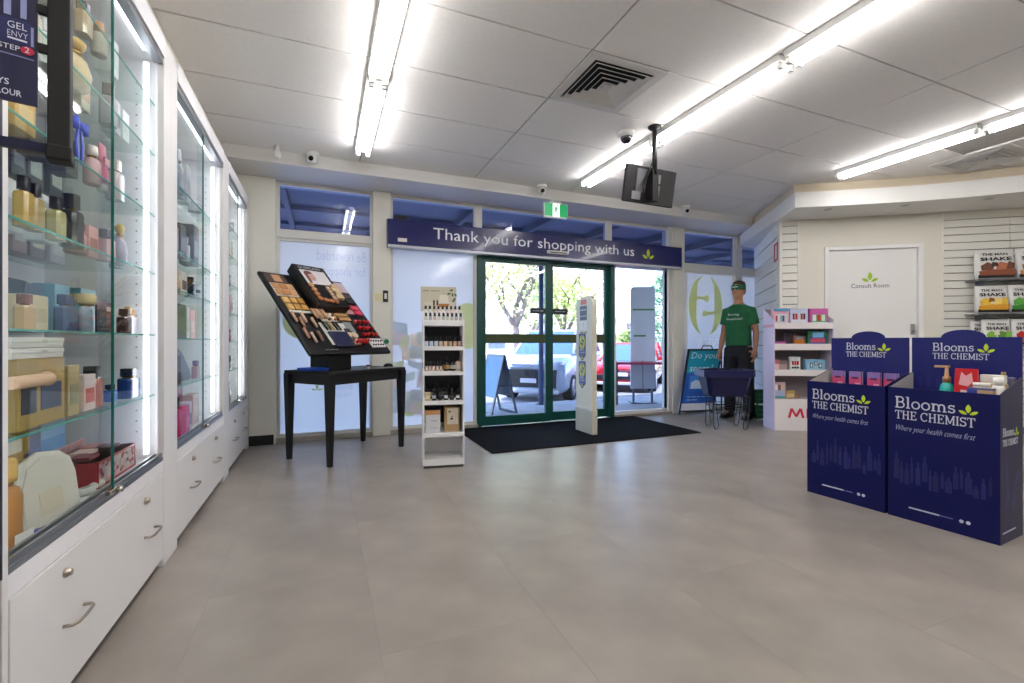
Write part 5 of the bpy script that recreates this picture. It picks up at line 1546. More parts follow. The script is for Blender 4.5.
# ================================================================ navy dump bins
BNV = M('#060c50', .45, noise=.05, nscale=5, spec=.3)
BNV2 = M('#0a1262', .4, noise=.03, nscale=6)
BSIDE = M('#0d1144', .45)
BIN_IN = M('#bdb8b2', .6)
LET = M('#cfd3e2', .5)
SKYL = M('#2a3785', .45)
def bin_(label, y_far, y_near, x0, d=.30, H=.775, HB=1.075):
    """front faces -x; local x runs from the far corner towards the viewer, local y into the bin"""
    L = y_far - y_near
    b = thing('dump_bin', label, 'display bin', (x0, y_far, 0), R(-85.5), 'navy cardboard bins')
    MB().box(0, 0, 0, L, .006, H).build('front_panel', BNV, b)
    for x in (0, L - .006):
        nm = MB((x, 0, 0), (0, 1, 0), (0, 0, 1), (1, 0, 0)).prism([(.006, 0), (d, 0), (d, H + .082), (.006, H)], 0, .006).build('side_panel', BSIDE if x else BNV, b)
        xi = x + (.006 if x == 0 else -.001)
        MB((xi, 0, 0), (0, 1, 0), (0, 0, 1), (1, 0, 0)).prism([(.007, .57), (d - .001, .57), (d - .001, H + .081), (.007, H - .001)], 0, .001).build('inner_lining', BIN_IN, nm)
    mid = L / 2
    tab = [(0, 0), (L, 0), (L, HB), (mid + .10, HB)] + [(mid + .10 * math.cos(a) * 1.0, HB + .045 * math.sin(a)) for a in [math.pi * k / 12 for k in range(1, 12)]] + [(mid - .10, HB), (0, HB)]
    MB((0, d, 0), (1, 0, 0), (0, 0, 1)).prism(tab, 0, .006).build('back_panel', BNV2, b)
    MB().box(.006, .006, .56, L - .006, d - .006, .566).build('inner_shelf', BIN_IN, b)
    # writing on the front
    s = L / .47
    slab_text('Blooms', LET, b, (.035 * s, -.0005, .655), FRONT, .068, .27 * s)
    slab_text('THE CHEMIST', LET, b, (.035 * s, -.0005, .590), FRONT, .05, .345 * s)
    leaf_logo(M('#c2d81e', .5), b, (.352 * s, -.0005, .657), FRONT, .054)
    text('Where your health comes first', M('#b9bfdc', .5), b, (.04 * s, -.0005, .512), FRONT, h=.042, w=.34 * s, shear=.5, bold=-.01)
    MB((0, -.0005, 0), (1, 0, 0), (0, 0, 1)).ribbon([(.10 * s, .075), (.235 * s, .0745)], .008).build('printed_line', LET, b)
    MB((0, -.0005, 0), (1, 0, 0), (0, 0, 1)).ribbon([(.235 * s, .0745), (.29 * s, .0742)], .005).build('printed_line', M('#6a74b4', .5), b)
    for x in (.325, .352):
        MB((x * s, -.0005, .074), (1, 0, 0), (0, 0, 1)).prism(arc(0, 0, .0095, .0095, 0, 360, 14)[:-1], 0, .001).build('printed_badge', LET, b)
    # pale printed skyline of bottles
    rr = random.Random(int(y_far * 100))
    x = .03
    while x < L - .04:
        w = rr.uniform(.012, .03); h = rr.uniform(.06, .17); z = .2 + rr.uniform(0, .05)
        MB((x, -.0002, z), (1, 0, 0), (0, 0, 1)).prism([(0, 0), (w, 0), (w, h * .7), (w * .7, h * .78), (w * .7, h), (w * .3, h), (w * .3, h * .78), (0, h * .7)], 0, .0004).build('printed_bottle', M(rr.choice(['#111a5c', '#141d60', '#0f1756', '#182166']), .45), b)
        x += w + rr.uniform(.002, .012)
    # header
    bx = .10 * s
    slab_text('Blooms', LET, b, (bx, d - .0065, .992), FRONT, .05, .185 * s)
    slab_text('THE CHEMIST', LET, b, (bx, d - .0065, .944), FRONT, .036, .245 * s)
    leaf_logo(M('#c2d81e', .5), b, (bx + .232 * s, d - .0065, .988), FRONT, .05)
    for k in range(10):
        xx = .03 + (L - .08) * k / 9; h = rr.uniform(.04, .1)
        MB((xx, d - .0062, .77), (1, 0, 0), (0, 0, 1)).prism([(0, 0), (.02, 0), (.02, h * .7), (.013, h), (.006, h), (0, h * .7)], 0, .0004).build('printed_bottle', M('#18226e', .45), b)
    return b
B1Y = (2.179, 1.716); B2Y = (1.703, 1.216)
b1 = bin_('navy cardboard dump bin holding pink-topped packets, the one farther away', *B1Y, 3.139)
b2 = bin_('navy cardboard dump bin holding mixed toiletries, the nearest one', *B2Y, 3.177)
# writing on the side of the near bin (local +x face)
L2 = B2Y[0] - B2Y[1]
slab_text('Blooms', LET, b2, (L2 + .0003, .03, .555), RIGHT, .045, .15)
slab_text('THE CHEMIST', LET, b2, (L2 + .0003, .03, .505), RIGHT, .034, .20)
leaf_logo(M('#c2d81e', .5), b2, (L2 + .0003, .21, .55), RIGHT, .045)
MB((L2 + .0003, 0, 0), (0, 1, 0), (0, 0, 1)).ribbon([(.03, .055), (.2, .058)], .007).build('printed_line', LET, b2)
for k, (a_, x, z) in enumerate(((70, .06, .16), (110, .12, .2), (80, .16, .14), (100, .1, .28), (60, .18, .26))):
    MB((L2 + .0002, x, z), (0, 1, 0), (0, 0, 1)).prism(leaf_poly(0, 0, a_, .14, .02), 0, .0004).build('printed_leaf', M('#1f2766', .45), b2)
def in_bin(x0, y0, a, dep):
    c, q = math.cos(R(-85.5)), math.sin(R(-85.5))
    return (x0 + a * c - dep * q, y0 + a * q + dep * c, .5665)
GB = 'packets in the farther bin'
for k, (y, lab) in enumerate(((.07, 'leftmost'), (.18, 'second from left'), (.29, 'third from left'), (.385, 'rightmost'))):
    t = thing('skincare_packet', 'pink and white skincare packet in the farther navy bin, %s' % lab, 'packet', in_bin(3.139, 2.179, y, .255), R(-85.5), GB)
    MB().box(-.037, -.012, 0, .037, .012, .275).build('carton', M('#d8cfd6', .45), t, bevel=.001)
    MB().box(-.0374, -.0128, .215, .0374, .0, .2754).build('violet_top', M('#8a6fae', .45), t)
    MB().box(-.0374, -.0132, .165, .0374, .0, .24).build('pink_band', M('#cf4a78', .45), t)
    MB().box(-.02, -.0136, .225, .02, -.0129, .24).build('printed_panel', M('#4d2f52', .45), t)
    MB().box(.0, -.0136, .175, .03, -.0129, .2).build('printed_swirl', M('#e8a4bc', .45), t)
def inbin(name, label, cat, a, dep=.14):
    return thing(name, label, cat, in_bin(3.177, 1.703, a, dep), R(-85.5), 'toiletries in the near bin')
t = inbin('pump_bottle', 'turquoise pump bottle with copper pump in the near bin', 'bottle', .215, .17)
MB().lathe([(.03, 0), (.034, .02), (.034, .2), (.025, .235), (.014, .245)], n=18).build('bottle_body', M('#1fa79c', .25), t)
MB().lathe([(.019, .245), (.019, .275), (.01, .285), (.008, .33)], n=14).build('pump_neck', M('#b98a5c', .3, .4), t)
MB().box(-.055, -.009, .33, .014, .009, .343).build('pump_head', M('#c49a6e', .3, .3), t, bevel=.003)
t = inbin('foil_pouch', 'bright red pouch with pale print in the near bin', 'pouch', .305, .16)
mb = MB(); mb.loft([[(-.05, -.02, 0), (.05, -.02, 0), (.05, .02, 0), (-.05, .02, 0)], [(-.05, -.022, .14), (.05, -.022, .14), (.05, .022, .14), (-.05, .022, .14)], [(-.048, -.003, .33), (.048, -.003, .33), (.048, .003, .33), (-.048, .003, .33)]], sm=False)
mb.build('pouch_body', M('#c3161f', .3), t)
MB((0, -.011, .26), (1, 0, 0), (0, .085, 1)).prism([(-.03, -.02), (.01, -.03), (.03, .0), (.024, .05), (.0, .03), (-.02, .052)], 0, .001).build('printed_motif', M('#e3a3a6', .45), t)
MB((0, -.0195, .185), (1, 0, 0), (0, .085, 1)).box(-.02, 0, 0, .02, .025, .001).build('printed_panel', M('#e8d8d4', .45), t)
t = inbin('cream_tube', 'cream tube with a white lid in the near bin', 'tube', .385, .10)
MB().lathe([(.03, 0), (.036, .05), (.038, .23), (.034, .24)], n=18, sy=.6).build('tube_body', M('#d9cda8', .4), t)
MB().lathe([(.036, .24), (.036, .26)], n=18, sy=.6).build('lid', M('#e8e4d8', .4), t)
t = inbin('cream_tube', 'wide beige tube with white top, second tube in the near bin', 'tube', .40, .205)
MB().box(-.055, -.02, 0, .055, .02, .255).build('tube_body', M('#cdbd92', .4), t, bevel=.006)
MB().box(-.05, -.018, .2555, .05, .018, .30).build('lid', M('#e9e5db', .4), t, bevel=.004)
MB().lathe([(.01, .3), (.01, .318)], c=(.04, 0), n=10).build('nozzle', M('#a88a5a', .4), t)
t = inbin('toothpaste_box', 'small blue and orange carton leaning in the near bin', 'box', .40, .05)
MB().box(-.05, -.02, 0, .05, .02, .235).build('carton', M('#c9a57c', .4), t, bevel=.002)
MB().box(-.0505, -.0212, .16, -.01, -.0203, .225).build('blue_panel', M('#31409a', .4), t)
MB().box(-.045, -.0222, .17, -.018, -.0213, .2).build('orange_motif', M('#e8752a', .4), t)
MB().box(-.0505, -.0205, .225, .0505, .0205, .2352).build('printed_band', M('#4d4f8a', .4), t)
t = inbin('white_bottle', 'white capped bottle behind the blue carton in the near bin', 'bottle', .447, .115)
MB().lathe([(.026, 0), (.028, .02), (.028, .23), (.02, .25)], n=16).build('bottle_body', M('#e2ded8', .35), t)
MB().lathe([(.021, .25), (.021, .29)], n=16).build('lid', M('#eceae4', .35), t)
t = inbin('wipes_pack', 'dark grey clear-topped tub at the right end of the near bin', 'tub', .454, .25)
MB().box(-.018, -.02, 0, .018, .02, .24).build('tub_body', M('#2c2a34', .3), t, bevel=.006)
MB().box(-.0185, -.0205, .2405, .0185, .0205, .29).build('lid', M('#6a6884', .15), t, bevel=.006)

# ================================================================ shake pouches on the slatwall
def KW(x, y, z):
    c, s_ = math.cos(KA), math.sin(KA)
    return (KC.x + x * c - y * s_, KC.y + x * s_ + y * c, z)
SH = M('#7d8084', .35, .6)
shelf_z = [1.745, 1.365, 1.005]
nm_ = ['upper', 'middle', 'lower']
for i, z in enumerate(shelf_z):
    s = thing('slatwall_shelf', 'grey metal %s shelf for shake pouches on the slatwall' % nm_[i], 'shelf', KW(1.93, 0, z), KA)
    MB().box(0, -.22, -.012, 1.25, -.002, 0).build('shelf_plate', M('#9fa3a6', .3, .5), s)
    MB().box(-.004, -.226, -.013, 1.254, -.22, .004).build('front_lip', SH, s)
    for x in (.1, .62, 1.15):
        MB((x, 0, 0), (0, 1, 0), (0, 0, 1), (1, 0, 0)).prism([(-.002, -.012), (-.2, -.012), (-.19, -.03), (-.02, -.09), (-.002, -.09)], 0, .006).build('shelf_bracket', SH, s)
FOOD = {'chocolate': ['#6b3a26', '#8a4a2c', '#b5673f', '#3a201a'], 'banana': ['#e2b93a', '#d99a2a', '#f0d070', '#8a5a1e'], 'mint': ['#5aa844', '#3f8a34', '#6b3a26', '#c9793a'], 'caramel': ['#b5612e', '#d98a42', '#6b3220', '#e2b07a'], 'strawberry': ['#c8281e', '#e2463a', '#7ab04a', '#f0d8cc'], 'lime': ['#7ab83a', '#a8d05a', '#5a8a2a', '#e8e4d0'], 'berry': ['#4a2a2e', '#6a3a3e', '#8a2a3a', '#2a1a1e']}
def pouch(x, z, flav, label, dy=0, w=.20, h=.27):
    t = thing('shake_pouch', label, 'pouch', KW(x, -.15 - dy, z + .0008), KA, 'shake pouches on the slatwall')
    cols = FOOD[flav]
    a = w / 2
    mb = MB()
    def rg(hw, hd, zz, n=12):
        return [(hw * math.copysign(abs(math.cos(q)) ** .5, math.cos(q)), hd * math.copysign(abs(math.sin(q)) ** .8, math.sin(q)), zz) for q in [2 * math.pi * k / n for k in range(n)]]
    mb.loft([rg(a * .93, .045, 0), rg(a * .98, .05, h * .2), rg(a, .042, h * .5), rg(a, .02, h * .85), rg(a, .004, h)])
    mb.build('pouch_body', M('#d8d7d4', .3), t)
    # the printed face follows the bulge
    K = [(0, .045), (.2, .05), (.5, .042), (.85, .02), (1, .004)]
    def fy(q):
        for (q0, d0), (q1, d1) in zip(K, K[1:]):
            if q <= q1:
                return -(d0 + (d1 - d0) * (q - q0) / (q1 - q0))
        return -.004
    def pr(pts, col, lift=0., name='printed_food'):
        mb = MB()
        ids = [mb.pt(px * a, fy(q) - .002 - lift, q * h) for px, q in pts]
        ids2 = [mb.pt(px * a, fy(q) + .006 - lift, q * h) for px, q in pts]
        mb.face(ids[::-1] if False else ids); mb.face(ids2[::-1])
        for k in range(len(ids)):
            j = (k + 1) % len(ids)
            mb.face([ids[j], ids[k], ids2[k], ids2[j]])
        return mb.build(name, M(col, .35), t)
    pr([(-.92, .03), (.92, .03), (.92, .14), (-.92, .14)], '#1c1a1c', 0, 'printed_band')
    pr([(-.85, .12), (.88, .12), (.95, .30), (.4, .36), (-.3, .30), (-.9, .26)], cols[1], .0006)
    pr([(-.75, .28), (-.2, .30), (-.1, .46), (-.45, .56), (-.8, .44)], cols[0], .0012)
    pr([(.0, .3), (.5, .32), (.55, .5), (.2, .56), (-.05, .45)], cols[2], .0012)
    pr([(.45, .34), (.85, .32), (.9, .5), (.65, .58)], cols[0], .0018)
    pr([(-.3, .40), (.1, .42), (.05, .54), (-.2, .56)], cols[3], .0018)
    tk = M('#18181a', .45)
    up = Vector((0, .07 / h, 1)).normalized()
    text('THE MAN', tk, t, (-.70 * a, fy(.76) - .004, .78 * h), ((1, 0, 0), up), h=h * .085, w=a * 1.3, bold=.03)
    text('SHAKE', tk, t, (-.82 * a, fy(.58) - .004, .60 * h), ((1, 0, 0), up), h=h * .125, w=a * 1.6, bold=.04)
    return t
flav = [['chocolate', 'caramel', 'berry'], ['banana', 'mint', 'caramel'], ['lime', 'strawberry', 'chocolate']]
for i, z in enumerate(shelf_z):
    for k in range(3):
        x, w = [(2.11 + .375 * k, .36), (2.08 + .305 * k, .30), (2.125 + .27 * k, .262)][i]
        pouch(x, z, flav[i][k], 'white shake pouch with %s picture, %s from the left on the %s slatwall shelf' % (flav[i][k], ORD[k], nm_[i]), w=w, h=[.335, .31, .29][i])
pouch(2.04, shelf_z[2], 'mint', 'white shake pouch tucked behind the others, left end of lower shelf', dy=-.082, w=.2, h=.28)

# red-framed sign on the side wall of the consult room
s_ = thing('wall_sign', 'small red-framed white sign on the slatted side wall', 'sign', (KC.x + .17 * math.cos(SA), KC.y + .17 * math.sin(SA), 2.09), SA)
MB().box(-.1, 0, 0, -.072, .012, .23).box(.072, 0, 0, .1, .012, .23).box(-.072, 0, 0, .072, .012, .025).box(-.072, 0, .205, .072, .012, .23).build('red_frame', M('#c2202e', .4), s_)
MB().box(-.072, .001, .025, .072, .005, .205).build('sign_plate', M('#dfe0e2', .4), s_)
# soffit downlights
for k, (x, y) in enumerate(((5.33, 3.46), (5.95, 3.02), (6.50, 2.55))):
    o = thing('downlight', 'small round downlight in the consult room fascia, %s from the left' % ORD[k], 'light', (x, y, 2.56), 0, 'downlights in the fascia')
    MB().lathe([(.05, 0), (.05, -.004), (.04, -.006)], n=20).build('rim', M('#cfccc4', .4), o)
    MB().lathe([(.036, -.0055), (.036, -.007)], n=16).build('lens', M('#a8a59c', .3), o)
# ================================================================ life-size display figure of a man in green by the window
SKIN = M('#a9785c', .55, noise=.04, nscale=20)
def ell(cx, cy, a, b, z, n=16):
    return [(cx + a * math.cos(2 * math.pi * k / n), cy + b * math.sin(2 * math.pi * k / n), z) for k in range(n)]
def fuse(o, vox, it=4):
    r_ = o.modifiers.new('remesh', 'REMESH'); r_.mode = 'VOXEL'; r_.voxel_size = vox; r_.use_smooth_shade = True
    s_ = o.modifiers.new('smooth', 'SMOOTH'); s_.factor = .5; s_.iterations = it
    return o
man = thing('display_figure', 'life-size figure of a man in green T-shirt and mask, by the corner window', 'display_figure', (5.285, 4.635, 0), R(-72))
body = MB()
# legs, pelvis, torso
for s in (-1, 1):
    body.tube([(s * .105, .0, .93), (s * .11, -.005, .70), (s * .115, -.005, .50), (s * .12, .015, .34), (s * .125, .02, .16), (s * .125, .02, .07)], .07, 12, radii=[.09, .082, .058, .056, .042, .04])
    body.tube([(s * .125, .06, .045), (s * .13, -.04, .045), (s * .14, -.15, .03)], .04, 10, radii=[.038, .042, .028])
body.loft([ell(0, 0, .15, .10, .86), ell(0, 0, .175, .115, .96), ell(0, -.005, .155, .105, 1.12), ell(0, -.01, .18, .12, 1.32), ell(0, 0, .185, .115, 1.45), ell(0, .01, .12, .085, 1.53), ell(0, .01, .06, .06, 1.58)])
# neck and head
body.tube([(0, .015, 1.50), (0, .0, 1.60), (0, -.01, 1.68)], .058, 12, radii=[.066, .058, .056])
body.loft([ell(0, -.02, .035, .035, 1.628), ell(0, -.022, .056, .066, 1.655), ell(0, -.012, .070, .088, 1.70), ell(0, -.004, .076, .098, 1.755), ell(0, .002, .078, .102, 1.80), ell(0, .004, .066, .088, 1.85), ell(0, .006, .036, .05, 1.878)])
body.loft([ell(0, -.098, .009, .012, 1.775), ell(0, -.11, .013, .016, 1.745), ell(0, -.112, .019, .02, 1.722), ell(0, -.095, .012, .012, 1.714)])   # nose
body.loft([ell(0, -.088, .024, .014, 1.676), ell(0, -.093, .026, .014, 1.684), ell(0, -.088, .022, .012, 1.694)])     # mouth
body.loft([ell(0, -.078, .024, .02, 1.635), ell(0, -.085, .026, .02, 1.65), ell(0, -.075, .02, .02, 1.662)])          # chin
for s in (-1, 1):
    body.loft([ell(s * .078, .012, .010, .018, 1.715), ell(s * .083, .014, .012, .026, 1.745), ell(s * .080, .014, .010, .022, 1.77)])  # ears
    # arm, hanging with a slight bend
    sh, elb, wr = Vector((s * .165, .01, 1.47)), Vector((s * .218, .03, 1.17)), Vector((s * .232, -.045, .93))
    body.tube([(s * .12, .01, 1.48), sh, sh.lerp(elb, .5), elb, elb.lerp(wr, .35), wr], .05, 12, radii=[.05, .058, .047, .039, .041, .027])
    # palm and five fingers
    pm_ = wr + Vector((s * .004, -.02, -.085))
    body.tube([wr, wr.lerp(pm_, .5), pm_], .03, 10, radii=[.027, .036, .034])
    for k, (dy, ln_) in enumerate(((-.030, .072), (-.010, .084), (.010, .078), (.028, .060))):
        b0 = pm_ + Vector((0, dy, .005)); b1 = b0 + Vector((-s * .004, -.006, -ln_ * .45)); b2 = b1 + Vector((-s * .014, -.006, -ln_ * .32)); b3 = b2 + Vector((-s * .014, .0, -ln_ * .2))
        body.tube([pm_ + Vector((0, dy * .5, .03)), b0, b1, b2, b3], .0085, 8, radii=[.012, .0095, .009, .0085, .007])
    th0 = wr + Vector((-s * .005, -.028, -.03))
    body.tube([th0, th0 + Vector((-s * .012, -.034, -.03)), th0 + Vector((-s * .018, -.042, -.062))], .01, 8, radii=[.014, .011, .009])
bo = body.build('body', SKIN, man)
fuse(bo, .0075, 3)
hair = MB()
hair.loft([ell(0, .05, .066, .055, 1.70), ell(0, .03, .080, .082, 1.76), ell(0, .012, .084, .103, 1.825), ell(0, .010, .072, .094, 1.862), ell(0, .01, .03, .045, 1.889)])
fuse(hair.build('hair', M('#3f2a1e', .8, bump=.4, bscale=200), man), .009, 3)
mask = MB()
n = 14
o1, i1 = [], []
rings = []
for z, g in ((1.755, .0), (1.762, .004), (1.815, .004), (1.822, 0)):
    rings.append([((.084 + g) * math.cos(2 * math.pi * k / 20), -.002 + (.106 + g) * math.sin(2 * math.pi * k / 20), z) for k in range(20)])
mask.loft(rings, cap=False)
mk = mask.build('eye_mask', M('#0d5a3c', .6), man)
blurred_line([2.5], M('#cfe0d8', .5), man, (-.035, -.114, 1.783), FRONT, h=.016, w=.07)
shirt = MB()
TR = [(.172, .128, .985), (.174, .130, 1.04), (.165, .126, 1.16), (.180, .138, 1.33), (.185, .130, 1.45)]
shirt.loft([ell(0, -.005, a, b, z) for a, b, z in TR] + [ell(0, .008, .15, .10, 1.525), ell(0, .012, .080, .078, 1.56)])
for s in (-1, 1):
    sh, elb = Vector((s * .165, .01, 1.47)), Vector((s * .218, .03, 1.17))
    e = sh.lerp(elb, .62)
    shirt.tube([(s * .10, .01, 1.485), sh, sh.lerp(elb, .3), e], .07, 12, radii=[.058, .066, .064, .068])
fuse(shirt.build('t_shirt', M('#0b5a34', .75, noise=.08, nscale=14), man), .012, 3)
def on_chest(o):
    for v in o.data.vertices:
        z = v.co.z
        a, b = .186, .137
        v.co.y = -.005 - b * math.sqrt(max(.05, 1 - (v.co.x / a) ** 2)) - .006
    return o
on_chest(text('Snoring', M('#d9e8e0', .5), man, (-.085, -.15, 1.395), FRONT, h=.035, w=.15))
on_chest(text('Sleepless?', M('#d9e8e0', .5), man, (-.115, -.15, 1.335), FRONT, h=.035, w=.22))
tr = MB()
for s in (-1, 1):
    tr.tube([(s * .090, .0, .96), (s * .094, .0, .82), (s * .11, .0, .66), (s * .118, .0, .48), (s * .125, .016, .28), (s * .128, .02, .085)], .1, 14, radii=[.098, .104, .096, .084, .076, .070])
tr.loft([ell(0, .0, .165, .115, .84), ell(0, 0, .176, .124, .92), ell(0, 0, .168, .118, 1.0)])
fuse(tr.build('trousers', M('#12131c', .8), man), .012, 3)
for s in (-1, 1):
    sh = MB()
    def foot(a, y, w, z0, z1):
        return [(s * .13 + a - w, y, z0), (s * .13 + a + w, y, z0), (s * .13 + a + w * .8, y, z1), (s * .13 + a - w * .8, y, z1)]
    sh.loft([foot(0, .10, .035, 0, .09), foot(0, .04, .045, 0, .10), foot(s * .005, -.06, .05, 0, .075), foot(s * .012, -.15, .05, 0, .05), foot(s * .012, -.19, .03, 0, .035)])
    o = sh.build('shoe', M('#17171a', .4), man, bevel=.012)
# green carton beside the figure's feet
t = thing('green_carton', 'green printed carton standing on the floor behind the shopping baskets', 'box', (5.455, 4.435, 0), R(-20))
MB().box(-.08, -.06, .02, .08, .06, .40).build('carton', M('#124a2c', .5), t, bevel=.002)
MB().box(-.081, -.061, 0, .081, .061, .02).build('base', M('#dfe5e2', .5), t)
for z in (.06, .13, .27, .33):
    MB().box(-.07, -.0612, z, .07, -.0604, z + .02).build('printed_line', M('#2a6a48', .5), t)
    MB().box(-.0812, -.05, z, -.0804, .05, z + .02).build('printed_line', M('#2a6a48', .5), t)
blurred_line([2.5], M('#d8e8de', .5), t, (-.065, -.0612, .19), FRONT, h=.04, w=.13)
blurred_line([2.5], M('#d8e8de', .5), t, (-.0812, .05, .19), LEFT, h=.04, w=.10)
# ================================================================ outside
ASPH = M('#8d8d92', .85, noise=.12, nscale=3, bump=.2, bscale=80)
PAVE = M('#a3a1a4', .8, noise=.1, nscale=2.5)
gd = struct(MB((-14, 0, 0), (0, 1, 0), (0, 0, 1), (1, 0, 0)).prism([(5.46, -.012), (9.2, -.33), (9.2, -.8), (5.46, -.8)], 0, 46).build('ground', PAVE))
struct(MB((-14, 0, 0), (0, 1, 0), (0, 0, 1), (1, 0, 0)).prism([(9.2, -.325), (9.36, -.325), (9.36, -.8), (9.2, -.8)], 0, 46).build('kerb', M('#b5b2ac', .8)))
struct(MB((-14, 0, 0), (0, 1, 0), (0, 0, 1), (1, 0, 0)).prism([(9.36, -.46), (70, -.62), (70, -.9), (9.36, -.9)], 0, 60).build('road', ASPH))
# shop front above the glass, outside, and the awning
struct(MB().box(-14, 5.58, 2.84, 32, 5.8, 5.2).build('wall_facade', M('#9aa0aa', .7)))
struct(MB().box(-14, 5.5, -.1, -1.25, 5.7, 2.9).box(8.6, 5.55, -.1, 32, 5.75, 2.9).build('wall_facade', M('#b5b5b8', .7)))
aw = struct(MB().box(-14, 5.5, 3.04, 30, 9.25, 3.12).build('awning_roof', M('#59627c', .6)))
for k in range(14):
    x = -3 + 1.25 * k
    MB().box(x, 5.52, 2.93, x + .07, 9.2, 3.04).build('awning_beam', M('#4a5268', .6), aw)
for y in (6.4, 7.4, 8.4):
    MB().box(-14, y, 2.98, 30, y + .06, 3.039).build('awning_purlin', M('#6a7390', .6), aw)
MB().box(-14, 9.25, 2.84, 30, 9.33, 3.35).build('awning_fascia', M('#39415a', .6), aw)
def column(x, label):
    t = thing('awning_post', label, 'post', (x, 8.73, -.29), 0)
    MB().tube([(0, 0, .0), (0, 0, 3.33)], .055, 14).build('shaft', M('#4d5f8c', .4), t)
    MB().box(-.09, -.09, 0, .09, .09, .02).build('foot_plate', M('#3d4b6c', .5), t)
column(4.27, 'blue-grey awning post outside, in front of the silver car')
column(5.93, 'blue-grey upright added outside for the bluish strip at the right door edge')  # added upright, stands in for a bluish strip at the door edge

# outside A-board
t = thing('sandwich_board', 'blue and white A-board on the pavement outside the left door', 'sign', (2.70, 7.25, -.16), R(8))
for s in (-1, 1):
    vv = Vector((.24 * s * -1, 0, 1)).normalized()
    o = Vector((.24 * s, -.3, 0))
    mb = MB(o, (0, 1, 0), vv)
    mb.box(0, 0, -.012, .6, .05, .012).box(0, .98, -.012, .6, 1.02, .012).box(0, .05, -.012, .04, .98, .012).box(.56, .05, -.012, .6, .98, .012)
    mb.build('board_frame', M('#70747c', .4, .4), t)
    MB(o, (0, 1, 0), vv).box(.04, .3, -.008, .56, .98, .008).build('poster', M('#7fb0e0' if s < 0 else '#4a5058', .5), t)
MB((-.24, -.3, 0), (0, 1, 0), Vector((.24, 0, 1)).normalized()).box(.04, .7, .0, .56, .98, .0095).build('poster_top', M('#dfe8f2', .5), t)
MB().box(-.12, -.29, .48, .12, -.28, .50).build('stay', M('#70747c', .4, .4), t)

# white blank sign panel with a counter by the sidelight
t = thing('sign_panel', 'tall white blank sign panel with rounded top outside the sidelight', 'sign', (5.87, 7.42, -.165), R(-26))
pw_ = .24
prof = [(-pw_, .28), (pw_, .28), (pw_, 2.24)] + [(pw_ - .06 + .06 * math.cos(R(q)), 2.24 + .06 * math.sin(R(q))) for q in (30, 60, 90)] + [(-pw_ + .06 + .06 * math.cos(R(q)), 2.24 + .06 * math.sin(R(q))) for q in (90, 120, 150)] + [(-pw_, 2.24)]
MB((0, 0, 0), (1, 0, 0), (0, 0, 1)).prism(prof, -.02, .02).build('panel', M('#efefef', .5), t, bevel=.003)
for z, a, b in ((1.83, -.2, .24), (1.31, -.18, .06)):
    MB().box(a, -.0225, z, b, -.0205, z + .035).build('green_stripe', M('#5f9a5a', .5), t)
MB().box(-.006, -.0225, .28, .006, -.0205, .85).build('centre_joint', M('#4a4c52', .5), t)
for x in (-.18, .18):
    MB().box(x - .02, -.02, 0, x + .02, .02, .28).build('leg', M('#8a8c92', .4), t)
MB().box(-.25, -.15, 0, .25, .15, .02).build('base_plate', M('#5a5c62', .5), t)
t = thing('street_counter', 'pavement counter with pink-red top and blue cloth beside the white panel', 'counter', (6.0, 6.86, -.125), R(-26))
MB().box(-1.0, -.1, .74, .55, .35, .785).build('counter_top', M('#c2455a', .5), t, bevel=.004)
MB().box(.0, -.08, .0, .53, .33, .74).build('blue_cloth', M('#1f4f8a', .6), t)
mb = MB((.05, -.0815, .45), (1, 0, 0), (0, 0, 1))
for k in range(3):
    x = .06 + .14 * k
    mb.prism([(x, 0), (x + .05, .06), (x + .05, -.06)], 0, .001).prism([(x + .1, 0), (x + .05, .06), (x + .05, -.06)], 0, .001)
mb.build('printed_motif', M('#3aa8b8', .5), t)
for x in (-.95,):
    MB().box(x, .0, -.03, x + .03, .25, .74).build('counter_leg', M('#4a4c55', .5), t)

